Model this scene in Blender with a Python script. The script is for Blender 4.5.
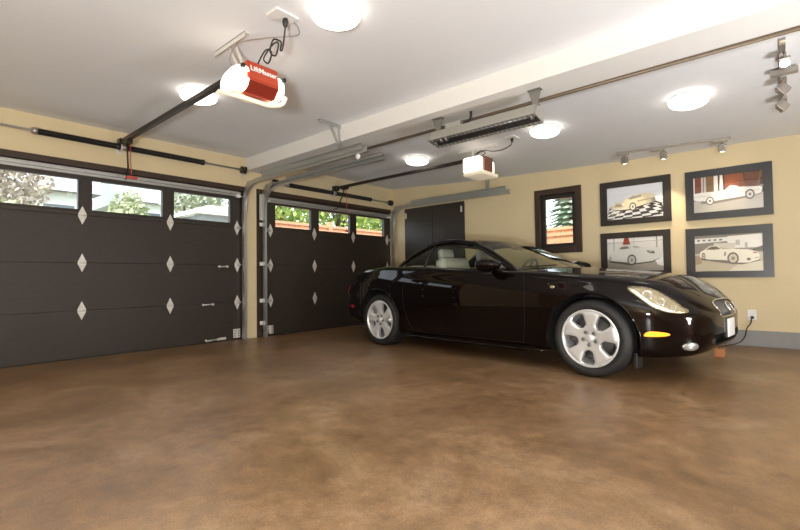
import bpy, bmesh, math, random
from mathutils import Vector, Matrix
from mathutils.bvhtree import BVHTree
random.seed(7)
PI = math.pi
SC = bpy.context.scene
COL = SC.collection
for o in list(bpy.data.objects):
    bpy.data.objects.remove(o)

# ------------------------------------------------------------------ camera
CAM = Vector((5.770, 0.453, 0.825))
F_PX, YAW, PITCH, ROLL = 449.28, 0.8587, 0.0282, -0.0129
fw = Vector((-math.cos(YAW)*math.cos(PITCH), math.sin(YAW)*math.cos(PITCH), math.sin(PITCH)))
rt = fw.cross(Vector((0, 0, 1))).normalized()
up = rt.cross(fw)
r2 = rt*math.cos(ROLL) + up*math.sin(ROLL)
u2 = -rt*math.sin(ROLL) + up*math.cos(ROLL)
cam_d = bpy.data.cameras.new('camera')
cam_d.sensor_width = 36.0
cam_d.lens = F_PX/800*36.0
cam_d.clip_start = 0.02
cam_o = bpy.data.objects.new('camera', cam_d)
COL.objects.link(cam_o)
M3 = Matrix((r2, u2, -fw)).transposed()
cam_o.matrix_world = Matrix.Translation(CAM) @ M3.to_4x4()
SC.camera = cam_o

# ------------------------------------------------------------------ view, world, sun
vs = SC.view_settings
vs.view_transform = 'Standard'
vs.look = 'None'
vs.gamma = 1.0
vs.use_curve_mapping = False
vs.exposure = 0.0

W = bpy.data.worlds.new('overcast_sky')
SC.world = W
W.use_nodes = True
bg = W.node_tree.nodes['Background']
bg.inputs[0].default_value = (0.86, 0.93, 1.0, 1)
bg.inputs[1].default_value = 4.2

sun_d = bpy.data.lights.new('sun', 'SUN')
sun_d.energy = 4.5
sun_d.angle = math.radians(4)
sun_d.color = (1.0, 0.95, 0.87)
sun_o = bpy.data.objects.new('sun', sun_d)
COL.objects.link(sun_o)
sun_o.rotation_euler = (math.radians(38), math.radians(22), 0)   # high, from behind the photographer

LAMP_STRENGTH = 4.6
FILL_W = 255.0
fl_d = bpy.data.lights.new('bounce_fill', 'AREA')      # fill light added out of frame, bounced off the ceiling like a flash
fl_d.energy = FILL_W
fl_d.shape = 'DISK'
fl_d.size = 0.5
fl_d.color = (0.92, 0.96, 1.0)
fl_o = bpy.data.objects.new('bounce_fill', fl_d)
COL.objects.link(fl_o)
fl_o.location = (6.4, -0.9, 0.5)
fl_o.rotation_euler = (Vector((-0.35, 0.45, 1.0))).to_track_quat('-Z', 'Y').to_euler()

fl2_d = fl_d.copy(); fl2_d.energy = 56.0               # second added fill light, out of frame, thrown towards the far bay
fl2_o = bpy.data.objects.new('bounce_fill', fl2_d)
COL.objects.link(fl2_o)
fl2_o.location = (7.0, 3.6, 0.35)
fl2_o.rotation_euler = (Vector((-0.75, 0.35, 1.0))).to_track_quat('-Z', 'Y').to_euler()

# ------------------------------------------------------------------ materials
def nodes(m):
    m.use_nodes = True
    return m.node_tree, m.node_tree.nodes['Principled BSDF']

def mat(name, col, rough=0.5, metal=0.0, coat=0.0, emit=None, estr=0.0, spec=0.5, noise=0.0, nscale=8.0, bump=0.0):
    m = bpy.data.materials.new(name)
    nt, b = nodes(m)
    b.inputs['Base Color'].default_value = (*col, 1)
    b.inputs['Roughness'].default_value = rough
    b.inputs['Metallic'].default_value = metal
    b.inputs['Coat Weight'].default_value = coat
    b.inputs['Coat Roughness'].default_value = 0.03
    b.inputs['Specular IOR Level'].default_value = spec
    if emit:
        b.inputs['Emission Color'].default_value = (*emit, 1)
        b.inputs['Emission Strength'].default_value = estr
    if noise or bump:
        tc = nt.nodes.new('ShaderNodeTexCoord')
        n = nt.nodes.new('ShaderNodeTexNoise')
        n.inputs['Scale'].default_value = nscale
        n.inputs['Detail'].default_value = 6
        nt.links.new(tc.outputs['Object'], n.inputs['Vector'])
        if noise:
            mx = nt.nodes.new('ShaderNodeMix'); mx.data_type = 'RGBA'
            mx.inputs[6].default_value = (*[c*(1-noise) for c in col], 1)
            mx.inputs[7].default_value = (*[min(1, c*(1+noise)) for c in col], 1)
            nt.links.new(n.outputs['Fac'], mx.inputs[0])
            nt.links.new(mx.outputs[2], b.inputs['Base Color'])
        if bump:
            bp = nt.nodes.new('ShaderNodeBump')
            bp.inputs['Strength'].default_value = bump
            bp.inputs['Distance'].default_value = 0.01
            nt.links.new(n.outputs['Fac'], bp.inputs['Height'])
            nt.links.new(bp.outputs[0], b.inputs['Normal'])
    return m

def glass_mat(name, tint=(0.9, 0.95, 0.92), ior=1.5, boost=1.0):
    m = bpy.data.materials.new(name)
    m.use_nodes = True
    nt = m.node_tree
    nt.nodes.remove(nt.nodes['Principled BSDF'])
    out = nt.nodes['Material Output']
    tr = nt.nodes.new('ShaderNodeBsdfTransparent'); tr.inputs[0].default_value = (*tint, 1)
    gl = nt.nodes.new('ShaderNodeBsdfGlossy'); gl.inputs['Roughness'].default_value = 0.01
    f0 = ((ior-1)/(ior+1))**2
    lw = nt.nodes.new('ShaderNodeLayerWeight'); lw.inputs[0].default_value = 0.5
    pw = nt.nodes.new('ShaderNodeMath'); pw.operation = 'POWER'; pw.inputs[1].default_value = 5.0
    mu = nt.nodes.new('ShaderNodeMath'); mu.operation = 'MULTIPLY_ADD'; mu.inputs[1].default_value = (1-f0)*boost; mu.inputs[2].default_value = f0*boost; mu.use_clamp = True
    mx = nt.nodes.new('ShaderNodeMixShader')
    nt.links.new(lw.outputs['Facing'], pw.inputs[0]); nt.links.new(pw.outputs[0], mu.inputs[0]); nt.links.new(mu.outputs[0], mx.inputs[0])
    nt.links.new(tr.outputs[0], mx.inputs[1]); nt.links.new(gl.outputs[0], mx.inputs[2])
    nt.links.new(mx.outputs[0], out.inputs[0])
    return m

def floor_mat():
    m = bpy.data.materials.new('stained_concrete')
    nt, b = nodes(m)
    N, L = nt.nodes, nt.links
    tc = N.new('ShaderNodeTexCoord')
    n1 = N.new('ShaderNodeTexNoise'); n1.inputs['Scale'].default_value = 1.3; n1.inputs['Detail'].default_value = 8; n1.inputs['Roughness'].default_value = 0.70; n1.inputs['Distortion'].default_value = 0.5
    n2 = N.new('ShaderNodeTexNoise'); n2.inputs['Scale'].default_value = 9; n2.inputs['Detail'].default_value = 8; n2.inputs['Roughness'].default_value = 0.7
    n3 = N.new('ShaderNodeTexNoise'); n3.inputs['Scale'].default_value = 130; n3.inputs['Detail'].default_value = 3
    for n in (n1, n2, n3): L.new(tc.outputs['Object'], n.inputs['Vector'])
    r1 = N.new('ShaderNodeValToRGB')
    e = r1.color_ramp.elements
    e[0].position = 0.30; e[0].color = (0.165, 0.092, 0.042, 1)
    e[1].position = 0.72; e[1].color = (0.385, 0.258, 0.152, 1)
    k = e.new(0.52); k.color = (0.268, 0.160, 0.082, 1)
    L.new(n1.outputs['Fac'], r1.inputs[0])
    mx = N.new('ShaderNodeMix'); mx.data_type = 'RGBA'; mx.blend_type = 'OVERLAY'; mx.inputs[0].default_value = 0.75
    L.new(r1.outputs[0], mx.inputs[6]); L.new(n2.outputs['Fac'], mx.inputs[7])
    mx2 = N.new('ShaderNodeMix'); mx2.data_type = 'RGBA'; mx2.blend_type = 'OVERLAY'; mx2.inputs[0].default_value = 0.45
    L.new(mx.outputs[2], mx2.inputs[6]); L.new(n3.outputs['Fac'], mx2.inputs[7])
    # pale scuffs and grit
    mp = N.new('ShaderNodeMapping'); mp.inputs['Rotation'].default_value = (0, 0, 0.6); mp.inputs['Scale'].default_value = (5.0, 22.0, 1.0)
    n4 = N.new('ShaderNodeTexNoise'); n4.inputs['Scale'].default_value = 1.6; n4.inputs['Detail'].default_value = 2
    L.new(tc.outputs['Object'], mp.inputs[0]); L.new(mp.outputs[0], n4.inputs['Vector'])
    r4 = N.new('ShaderNodeValToRGB'); r4.color_ramp.elements[0].position = 0.735; r4.color_ramp.elements[1].position = 0.80
    r4.color_ramp.elements[1].color = (0.45, 0.45, 0.45, 1)
    L.new(n4.outputs['Fac'], r4.inputs[0])
    mx3 = N.new('ShaderNodeMix'); mx3.data_type = 'RGBA'; mx3.inputs[7].default_value = (0.42, 0.33, 0.24, 1)
    L.new(r4.outputs[0], mx3.inputs[0]); L.new(mx2.outputs[2], mx3.inputs[6])
    L.new(mx3.outputs[2], b.inputs['Base Color'])
    mr = N.new('ShaderNodeMapRange'); mr.inputs[1].default_value = 0.3; mr.inputs[2].default_value = 0.75; mr.inputs[3].default_value = 0.30; mr.inputs[4].default_value = 0.44
    L.new(n2.outputs['Fac'], mr.inputs[0]); L.new(mr.outputs[0], b.inputs['Roughness'])
    b.inputs['Specular IOR Level'].default_value = 0.42
    bp = N.new('ShaderNodeBump'); bp.inputs['Strength'].default_value = 0.06; bp.inputs['Distance'].default_value = 0.01
    L.new(n2.outputs['Fac'], bp.inputs['Height']); L.new(bp.outputs[0], b.inputs['Normal'])
    return m

def door_mat():
    m = bpy.data.materials.new('dark_brown_door_paint')
    nt, b = nodes(m)
    N, L = nt.nodes, nt.links
    tc = N.new('ShaderNodeTexCoord')
    mp = N.new('ShaderNodeMapping'); mp.inputs['Scale'].default_value = (3, 3, 26)
    n = N.new('ShaderNodeTexNoise'); n.inputs['Scale'].default_value = 2.2; n.inputs['Detail'].default_value = 6
    L.new(tc.outputs['Object'], mp.inputs[0]); L.new(mp.outputs[0], n.inputs['Vector'])
    r = N.new('ShaderNodeValToRGB')
    r.color_ramp.elements[0].color = (0.026, 0.0185, 0.0145, 1); r.color_ramp.elements[0].position = 0.3
    r.color_ramp.elements[1].color = (0.036, 0.026, 0.0205, 1); r.color_ramp.elements[1].position = 0.7
    L.new(n.outputs['Fac'], r.inputs[0]); L.new(r.outputs[0], b.inputs['Base Color'])
    b.inputs['Roughness'].default_value = 0.48
    return m

def spring_mat():
    m = bpy.data.materials.new('black_coil_spring')
    nt, b = nodes(m)
    tc = nt.nodes.new('ShaderNodeTexCoord')
    wv = nt.nodes.new('ShaderNodeTexWave'); wv.bands_direction = 'Y'; wv.inputs['Scale'].default_value = 45
    nt.links.new(tc.outputs['Object'], wv.inputs['Vector'])
    bp = nt.nodes.new('ShaderNodeBump'); bp.inputs['Distance'].default_value = 0.004; bp.inputs['Strength'].default_value = 0.8
    nt.links.new(wv.outputs['Fac'], bp.inputs['Height']); nt.links.new(bp.outputs[0], b.inputs['Normal'])
    b.inputs['Base Color'].default_value = (0.02, 0.018, 0.017, 1)
    b.inputs['Roughness'].default_value = 0.45; b.inputs['Metallic'].default_value = 0.3
    return m

def leaf_mat(name, c1, c2):
    m = bpy.data.materials.new(name)
    nt, b = nodes(m)
    tc = nt.nodes.new('ShaderNodeTexCoord')
    n = nt.nodes.new('ShaderNodeTexNoise'); n.inputs['Scale'].default_value = 3.5
    nt.links.new(tc.outputs['Object'], n.inputs['Vector'])
    r = nt.nodes.new('ShaderNodeValToRGB')
    r.color_ramp.elements[0].color = (*c1, 1); r.color_ramp.elements[0].position = 0.35
    r.color_ramp.elements[1].color = (*c2, 1); r.color_ramp.elements[1].position = 0.65
    nt.links.new(n.outputs['Fac'], r.inputs[0]); nt.links.new(r.outputs[0], b.inputs['Base Color'])
    b.inputs['Roughness'].default_value = 0.6
    return m

def paint_mat():
    m = bpy.data.materials.new('black_cherry_car_paint')
    nt, b = nodes(m)
    b.inputs['Base Color'].default_value = (0.0030, 0.0014, 0.0014, 1)
    b.inputs['Roughness'].default_value = 0.25
    b.inputs['Metallic'].default_value = 0.0
    b.inputs['Coat Weight'].default_value = 0.62
    b.inputs['Coat Roughness'].default_value = 0.015
    b.inputs['Coat IOR'].default_value = 1.45
    b.inputs['Specular IOR Level'].default_value = 0.03
    b.inputs['Specular Tint'].default_value = (1.0, 0.55, 0.4, 1)
    return m

FLOOR = floor_mat()
DOORM = door_mat()
SPRING = spring_mat()
PAINT = paint_mat()
WALLM = mat('warm_yellow_wall_paint', (0.71, 0.585, 0.365), 0.75, noise=0.07, nscale=2.5, bump=0.03)
CEILM = mat('white_ceiling_paint', (0.82, 0.815, 0.825), 0.85, noise=0.02, nscale=3)
BEAMM = mat('white_beam_paint', (0.80, 0.775, 0.74), 0.8, noise=0.02, nscale=3)
TRIMM = mat('brown_stained_trim', (0.040, 0.022, 0.013), 0.45, noise=0.3, nscale=12)
GALV = mat('galvanised_steel', (0.50, 0.51, 0.51), 0.42, metal=0.85, noise=0.18, nscale=40)
GALVB = mat('bright_zinc_plate', (0.74, 0.71, 0.67), 0.5, metal=0.35, noise=0.08, nscale=60)
WHITEM = mat('white_painted_bracket', (0.80, 0.79, 0.77), 0.5)
DARKST = mat('dark_steel', (0.035, 0.031, 0.028), 0.45, metal=0.5)
BRONZE = mat('dark_bronze_rail', (0.050, 0.040, 0.032), 0.42, metal=0.6)
COPPER = mat('copper_brown_pipe', (0.17, 0.125, 0.085), 0.45, metal=0.4)
CURB = mat('grey_painted_concrete', (0.28, 0.275, 0.27), 0.7, noise=0.12, nscale=12)
PLASTIC = mat('white_plastic', (0.82, 0.80, 0.76), 0.4)
BLACKP = mat('black_plastic', (0.014, 0.013, 0.013), 0.45)
LAMPG = mat('frosted_lamp_glass', (0.95, 0.93, 0.88), 0.4, emit=(1.0, 0.94, 0.84), estr=LAMP_STRENGTH)
LENSG = mat('lit_opener_lens', (0.95, 0.9, 0.82), 0.35, emit=(1.0, 0.88, 0.70), estr=2.6)
LENSC = mat('cream_lens_lip', (0.85, 0.76, 0.60), 0.4, emit=(1.0, 0.85, 0.62), estr=0.25)
BULB = mat('lit_spot_bulb', (1, 0.95, 0.85), 0.3, emit=(1.0, 0.86, 0.62), estr=30)
REDM = mat('red_plastic', (0.42, 0.055, 0.022), 0.32)
REDD = mat('dark_red_plastic', (0.20, 0.022, 0.012), 0.3)
REDC = mat('red_handle', (0.55, 0.05, 0.03), 0.5)
NICKEL = mat('brushed_nickel', (0.40, 0.365, 0.33), 0.38, metal=0.7)
HEATM = mat('heater_casing_grey', (0.42, 0.40, 0.36), 0.45, metal=0.3)
HEATD = mat('heater_reflector_dark', (0.035, 0.030, 0.026), 0.5, metal=0.3)
HEATB = mat('heater_bracket_grey', (0.22, 0.21, 0.19), 0.5, metal=0.3)
QUARTZ = mat('quartz_tube', (0.35, 0.33, 0.30), 0.2)
FRAMEM = mat('charcoal_picture_frame', (0.036, 0.037, 0.043), 0.3)
FRAMEB = mat('brown_black_picture_frame', (0.028, 0.023, 0.021), 0.3)
TIREM = mat('tire_rubber', (0.017, 0.016, 0.016), 0.62, bump=0.05, nscale=60)
RIMM = mat('silver_alloy', (0.72, 0.725, 0.73), 0.32, metal=0.45)
RIMD = mat('rim_barrel_grey', (0.16, 0.155, 0.15), 0.4, metal=0.6)
CHROME = mat('chrome', (0.82, 0.82, 0.82), 0.08, metal=1.0)
DISCM = mat('brake_disc_steel', (0.30, 0.29, 0.28), 0.35, metal=0.8)
WELL = mat('wheel_well_black', (0.016, 0.015, 0.015), 0.6)
LEATHER = mat('light_grey_leather', (0.50, 0.50, 0.47), 0.5, bump=0.03, nscale=50)
CABIN = mat('cabin_tan', (0.17, 0.155, 0.13), 0.7)
DASHM = mat('dashboard_grey', (0.14, 0.13, 0.11), 0.7)
AMBER = mat('amber_marker_flash_glow', (1.0, 0.32, 0.02), 0.25, emit=(1.0, 0.33, 0.015), estr=1.7)  # emission stands in for flash light thrown back by the amber lens
REDL = mat('red_marker_lens', (0.5, 0.015, 0.01), 0.2, coat=1)
HLIN = mat('headlight_reflector', (0.50, 0.42, 0.27), 0.22, metal=0.65, noise=0.5, nscale=30)
HLST = mat('headlight_silver_trim', (0.88, 0.88, 0.86), 0.3, metal=0.2)
FOGM = mat('fog_lamp_silver', (0.42, 0.41, 0.39), 0.2, metal=0.7)
LCLR = glass_mat('clear_lens', (0.95, 0.95, 0.92), 1.45)
CARG = glass_mat('car_window_glass', (0.86, 0.90, 0.84), 1.52)
WSG = glass_mat('windshield_glass', (0.80, 0.82, 0.66), 1.6, 1.3)
PANE = glass_mat('window_pane_glass', (0.95, 0.97, 0.97), 1.45)
SEAM = mat('black_rubber_seam', (0.006, 0.005, 0.005), 0.7)
FENCEM = mat('cedar_fence', (0.62, 0.30, 0.17), 0.8, noise=0.2, nscale=9)
LAWN = mat('lawn_ground', (0.22, 0.25, 0.12), 0.9, noise=0.35, nscale=2)
DRIVE = mat('concrete_drive', (0.42, 0.41, 0.39), 0.85, noise=0.1, nscale=3)
HEDGE = leaf_mat('hedge_leaf', (0.27, 0.31, 0.15), (0.44, 0.46, 0.28))
LEAF = leaf_mat('broadleaf', (0.16, 0.28, 0.05), (0.42, 0.50, 0.12))
PALEL = leaf_mat('pale_leaf', (0.26, 0.30, 0.20), (0.48, 0.48, 0.34))
RUSTL = leaf_mat('rust_leaf', (0.30, 0.24, 0.19), (0.50, 0.42, 0.34))
CONIF = leaf_mat('conifer_needles', (0.17, 0.26, 0.16), (0.36, 0.44, 0.32))
BARK = mat('bark', (0.12, 0.085, 0.06), 0.9)
HWALL = mat('white_house_siding', (0.80, 0.79, 0.76), 0.8)
HROOF = mat('grey_shingle_roof', (0.30, 0.31, 0.33), 0.85, noise=0.15, nscale=12)
HGLASS = mat('dark_house_window', (0.10, 0.12, 0.14), 0.15)
WOODO = mat('orange_wood_block', (0.50, 0.20, 0.075), 0.6, noise=0.2, nscale=20)

# ------------------------------------------------------------------ mesh helpers
def bbox(bm, x0, y0, z0, x1, y1, z1, bev=0.0, mi=0):
    r = bmesh.ops.create_cube(bm, size=1.0)
    vs_ = r['verts']
    for v in vs_:
        v.co = Vector(((x0+x1)/2 + v.co.x*(x1-x0), (y0+y1)/2 + v.co.y*(y1-y0), (z0+z1)/2 + v.co.z*(z1-z0)))
    fs = set(f for v in vs_ for f in v.link_faces)
    if bev > 0:
        es = set(e for v in vs_ for e in v.link_edges)
        rr = bmesh.ops.bevel(bm, geom=list(es), offset=bev, segments=2, affect='EDGES', profile=0.6)
        fs = set(rr['faces']) | set(f for f in fs if f.is_valid)
    for f in fs:
        f.material_index = mi
    return bm

def box(*a, **k):
    return bbox(bmesh.new(), *a, **k)

def tube(bm, pts, r, n=8, cap=True, closed=False):
    pts = [Vector(p) for p in pts]
    rs = r if isinstance(r, (list, tuple)) else [r]*len(pts)
    m = len(pts)
    t0 = (pts[1]-pts[0]).normalized()
    ref = Vector((0, 0, 1)) if abs(t0.z) < 0.9 else Vector((1, 0, 0))
    nrm = t0.cross(ref).normalized()
    rings = []
    for i, p in enumerate(pts):
        if closed: t = (pts[(i+1) % m]-pts[i-1]).normalized()
        elif i == 0: t = (pts[1]-pts[0]).normalized()
        elif i == m-1: t = (pts[-1]-pts[-2]).normalized()
        else: t = (pts[i+1]-pts[i-1]).normalized()
        nrm = (nrm - t*nrm.dot(t))
        nrm = nrm.normalized() if nrm.length > 1e-6 else t.orthogonal().normalized()
        b = t.cross(nrm)
        rings.append([bm.verts.new(p + (nrm*math.cos(2*PI*k/n) + b*math.sin(2*PI*k/n))*rs[i]) for k in range(n)])
    for i in range(m if closed else m-1):
        A, B = rings[i], rings[(i+1) % m]
        for k in range(n):
            f = bm.faces.new((A[k], A[(k+1) % n], B[(k+1) % n], B[k])); f.smooth = True
    if cap and not closed:
        bm.faces.new(list(reversed(rings[0]))); bm.faces.new(rings[-1])
    return bm

def lathe(bm, prof, n=40, axis='Z', at=(0, 0, 0), mi=0, smooth=True, closed=False):
    """prof: (radius, height) list spun round an axis"""
    at = Vector(at)
    def pt(r, h, a):
        c, s = math.cos(a)*r, math.sin(a)*r
        if axis == 'Z': return Vector((c, s, h))
        if axis == 'Y': return Vector((c, h, s))
        return Vector((h, c, s))
    rings = []
    for r, h in prof:
        if r < 1e-6:
            rings.append([bm.verts.new(at+pt(0, h, 0))])
        else:
            rings.append([bm.verts.new(at+pt(r, h, 2*PI*k/n)) for k in range(n)])
    seq = list(zip(rings, rings[1:] + ([rings[0]] if closed else [])))
    if not closed: seq = list(zip(rings, rings[1:]))
    for A, B in seq:
        for k in range(n):
            k2 = (k+1) % n
            if len(A) == 1 and len(B) == 1: continue
            if len(A) == 1: f = bm.faces.new((A[0], B[k], B[k2]))
            elif len(B) == 1: f = bm.faces.new((A[k], B[0], A[k2]))
            else: f = bm.faces.new((A[k], B[k], B[k2], A[k2]))
            f.smooth = smooth; f.material_index = mi
    return bm

def prism(bm, poly, vec, mi=0):
    """closed polygon (3D points) pushed along vec"""
    vec = Vector(vec)
    a = [bm.verts.new(Vector(p)) for p in poly]
    b = [bm.verts.new(Vector(p)+vec) for p in poly]
    n = len(a)
    fs = [bm.faces.new(a), bm.faces.new(list(reversed(b)))]
    for i in range(n):
        fs.append(bm.faces.new((a[i], b[i], b[(i+1) % n], a[(i+1) % n])))
    for f in fs: f.material_index = mi
    return bm

def grid_faces(bm, rows, closed_u=False, mi=0, smooth=True):
    V = [[bm.verts.new(Vector(p)) for p in row] for row in rows]
    for i in range(len(V)-1):
        n = len(V[i])
        for k in range(n if closed_u else n-1):
            f = bm.faces.new((V[i][k], V[i][(k+1) % n], V[i+1][(k+1) % n], V[i+1][k]))
            f.smooth = smooth; f.material_index = mi
    return V

def obj(name, bm, mats, parent=None, sharp=None, world=False, recalc=True):
    if recalc: bmesh.ops.recalc_face_normals(bm, faces=bm.faces)
    if world and parent is not None:
        p = parent
        chain = Matrix.Identity(4)
        while p is not None:
            chain = p.matrix_basis @ chain
            p = p.parent
        bm.transform(chain.inverted())
    me = bpy.data.meshes.new(name)
    bm.to_mesh(me); bm.free()
    for m_ in (mats if isinstance(mats, (list, tuple)) else [mats]): me.materials.append(m_)
    if sharp is not None:
        for p in me.polygons: p.use_smooth = True
        me.set_sharp_from_angle(angle=math.radians(sharp))
    o = bpy.data.objects.new(name, me)
    COL.objects.link(o)
    if parent is not None: o.parent = parent
    return o

def tag(o, label, cat, group=None, kind=None):
    o['label'] = label; o['category'] = cat
    if group: o['group'] = group
    if kind: o['kind'] = kind
    return o

def thing(name, label, cat, loc=(0, 0, 0), rz=0.0, group=None):
    o = bpy.data.objects.new(name, None)
    o.empty_display_size = 0.1
    COL.objects.link(o)
    o.location = loc; o.rotation_euler = (0, 0, rz)
    bpy.context.view_layer.update()
    return tag(o, label, cat, group)

def struct(name, bm, m, parent=None, **k):
    o = obj(name, bm, m, parent, **k)
    if parent is None: o['kind'] = 'structure'
    return o

def dup(root, loc, rz, label, group=None):
    r = root.copy(); COL.objects.link(r); r.location = loc; r.rotation_euler = (0, 0, rz); r['label'] = label
    if group: r['group'] = group
    for ch in list(root.children):
        c = ch.copy(); COL.objects.link(c); c.parent = r
        for g in ch.children:
            d = g.copy(); COL.objects.link(d); d.parent = c
    return r

def soft_box(x0, y0, z0, x1, y1, z1, bev, tilt=0.0):
    bm = box(x0, y0, z0, x1, y1, z1)
    bmesh.ops.bevel(bm, geom=bm.edges[:], offset=bev, segments=4, affect='EDGES', profile=0.5)
    if tilt:
        bm.transform(Matrix.Translation((x0, 0, z0)) @ Matrix.Rotation(tilt, 4, 'Y') @ Matrix.Translation((-x0, 0, -z0)))
    for f in bm.faces: f.smooth = True
    return bm

def lerp(a, b, t): return a+(b-a)*t

def interp(tab, x):
    """smooth monotone cubic through (x, y) pairs"""
    n = len(tab)
    if x <= tab[0][0]: return tab[0][1]
    if x >= tab[-1][0]: return tab[-1][1]
    d = [(tab[i+1][1]-tab[i][1])/(tab[i+1][0]-tab[i][0]) for i in range(n-1)]
    m = [d[0]] + [0.0 if d[i-1]*d[i] <= 0 else 2*d[i-1]*d[i]/(d[i-1]+d[i]) for i in range(1, n-1)] + [d[-1]]
    for i in range(n-1):
        if x <= tab[i+1][0]:
            h = tab[i+1][0]-tab[i][0]; t = (x-tab[i][0])/h
            return ((2*t**3-3*t**2+1)*tab[i][1] + (t**3-2*t**2+t)*h*m[i] + (-2*t**3+3*t**2)*tab[i+1][1] + (t**3-t**2)*h*m[i+1])

def spline(pts, n, closed=False):
    """Catmull-Rom through points (tuples of any length), n samples"""
    P = [Vector(p) for p in pts]
    m = len(P)
    segs = m if closed else m-1
    out = []
    for i in range(n):
        u = i/(n if closed else n-1)*segs
        k = min(int(u), segs-1); t = u-k
        g = (lambda j: P[j % m]) if closed else (lambda j: P[max(0, min(m-1, j))])
        p0, p1, p2, p3 = g(k-1), g(k), g(k+1), g(k+2)
        if not closed and k == 0: p0 = 2*p1-p2
        if not closed and k == segs-1: p3 = 2*p2-p1
        out.append(0.5*((2*p1)+(-p0+p2)*t+(2*p0-5*p1+4*p2-p3)*t*t+(-p0+3*p1-3*p2+p3)*t**3))
    return out

# ================================================================== SETTING
H = 2.533
WY = 6.93           # inner face of the back wall
XR, YF = 7.45, -1.65

struct('floor', box(-0.3, YF-0.2, -0.12, XR+0.2, WY+0.2, 0.0), FLOOR)
# the far bay's ceiling sags a little towards the back wall
ZW = [(-0.3, 2.533), (0.0, 2.527), (1.64, 2.437), (2.58, 2.398), (3.58, 2.362), (4.35, 2.341), (4.9, 2.332), (5.91, 2.320), (7.65, 2.310)]
def CZ(x, y):
    return H if y <= 4.18 else H-(y-4.18)/(WY-4.18)*(H-interp(ZW, x))
bm = box(-0.3, YF-0.2, H, XR+0.2, 4.18, H+0.15)
xs_ = [lerp(-0.3, XR+0.2, k/24) for k in range(25)]
ra = [(x, 4.18, H) for x in xs_]; rb_ = [(x, WY+0.2, CZ(x, WY+0.2)) for x in xs_]
rc_ = [(x, WY+0.2, H+0.15) for x in xs_]; rd_ = [(x, 4.18, H+0.15) for x in xs_]
grid_faces(bm, [ra, rb_, rc_, rd_, ra], smooth=False)
bmesh.ops.remove_doubles(bm, verts=bm.verts, dist=1e-5)
struct('ceiling', bm, CEILM, sharp=25)

# garage-door wall: header, middle post, both ends
bm = bmesh.new()
bbox(bm, -0.22, YF-0.2, 2.127, 0.02, WY+0.2, H)
bbox(bm, -0.22, YF-0.2, 0.0, 0.02, 0.87, 2.127)
bbox(bm, -0.22, 3.79, 0.0, 0.02, 3.975, 2.127)
bbox(bm, -0.22, 6.86, 0.0, 0.02, WY+0.2, 2.127)
struct('wall_left', bm, WALLM)
# back wall with the window and the door recess
bm = bmesh.new()
wx0, wx1, wz0, wz1 = 2.93, 3.56, 1.185, 2.075
bbox(bm, 0.02, WY, 0.0, wx0, WY+0.2, H)
bbox(bm, wx1, WY, 0.0, XR+0.2, WY+0.2, H)
bbox(bm, wx0, WY, 0.0, wx1, WY+0.2, wz0)
bbox(bm, wx0, WY, wz1, wx1, WY+0.2, H)
struct('wall_back', bm, WALLM)
struct('wall_right', box(XR, YF-0.2, 0, XR+0.2, WY, H), WALLM)
struct('wall_front', box(0.02, YF-0.2, 0, XR, YF, H), WALLM)
# dropped beam between the bays
struct('ceiling_beam', box(0.02, 3.80, H-0.177, XR, 4.18, H, bev=0.004), BEAMM)
# grey concrete curb along the back wall
bm = box(1.75, WY-0.035, 0, XR, WY, 0.177, bev=0.006)
struct('baseboard_back', bm, CURB)
# trim round the two door openings
bm = bmesh.new()
bbox(bm, -0.2, 0.87, 2.062, 0.035, 3.79, 2.127, bev=0.003)
bbox(bm, -0.2, 0.87, 0.0, 0.0, 0.945, 2.062)
bbox(bm, -0.2, 3.735, 0.0, 0.0, 3.79, 2.062)
struct('trim_1', bm, TRIMM)
bm = bmesh.new()
bbox(bm, -0.2, 3.975, 2.062, 0.035, 6.86, 2.127, bev=0.003)
bbox(bm, -0.2, 3.975, 0.0, 0.0, 4.145, 2.062)
bbox(bm, -0.2, 6.835, 0.0, 0.0, 6.86, 2.062)
struct('trim_2', bm, TRIMM)

# dark door in the back wall
bm = bmesh.new()
dx0, dx1, dzt = 0.335, 1.645, 2.115
bbox(bm, dx0, WY-0.03, 0.0, 0.985, WY, dzt-0.005, bev=0.004)
bbox(bm, 0.990, WY-0.03, 0.0, dx1, WY, dzt-0.005, bev=0.004)
d1 = struct('door_1', bm, DOORM)
bm = bmesh.new()
for x in (0.37, 1.60):
    bm = bmesh.new()
    bbox(bm, x-0.018, WY-0.04, 1.93, x+0.018, WY-0.03, 2.03, bev=0.003)
    tube(bm, [(x, WY-0.044, 1.925), (x, WY-0.044, 2.035)], 0.009)
    obj('door_hinge', bm, GALVB, d1)

# back window: casing, sash, pane
bm = bmesh.new()
def ring_frame(bm, x0, z0, x1, z1, w, ya, yb, bev=0.004):
    bbox(bm, x0, ya, z0, x0+w, yb, z1, bev=bev)
    bbox(bm, x1-w, ya, z0, x1, yb, z1, bev=bev)
    bbox(bm, x0+w, ya, z0, x1-w, yb, z0+w, bev=bev)
    bbox(bm, x0+w, ya, z1-w, x1-w, yb, z1, bev=bev)
ring_frame(bm, 2.90, 1.155, 3.587, 2.105, 0.085, WY-0.028, WY+0.12)
w1 = struct('window_1', bm, TRIMM)
bm = bmesh.new(); ring_frame(bm, 2.985, 1.24, 3.502, 2.02, 0.06, WY+0.03, WY+0.075)
obj('sash', bm, DARKST, w1)
obj('window_pane', box(3.045, WY+0.05, 1.30, 3.442, WY+0.056, 1.96), PANE, w1)

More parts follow.
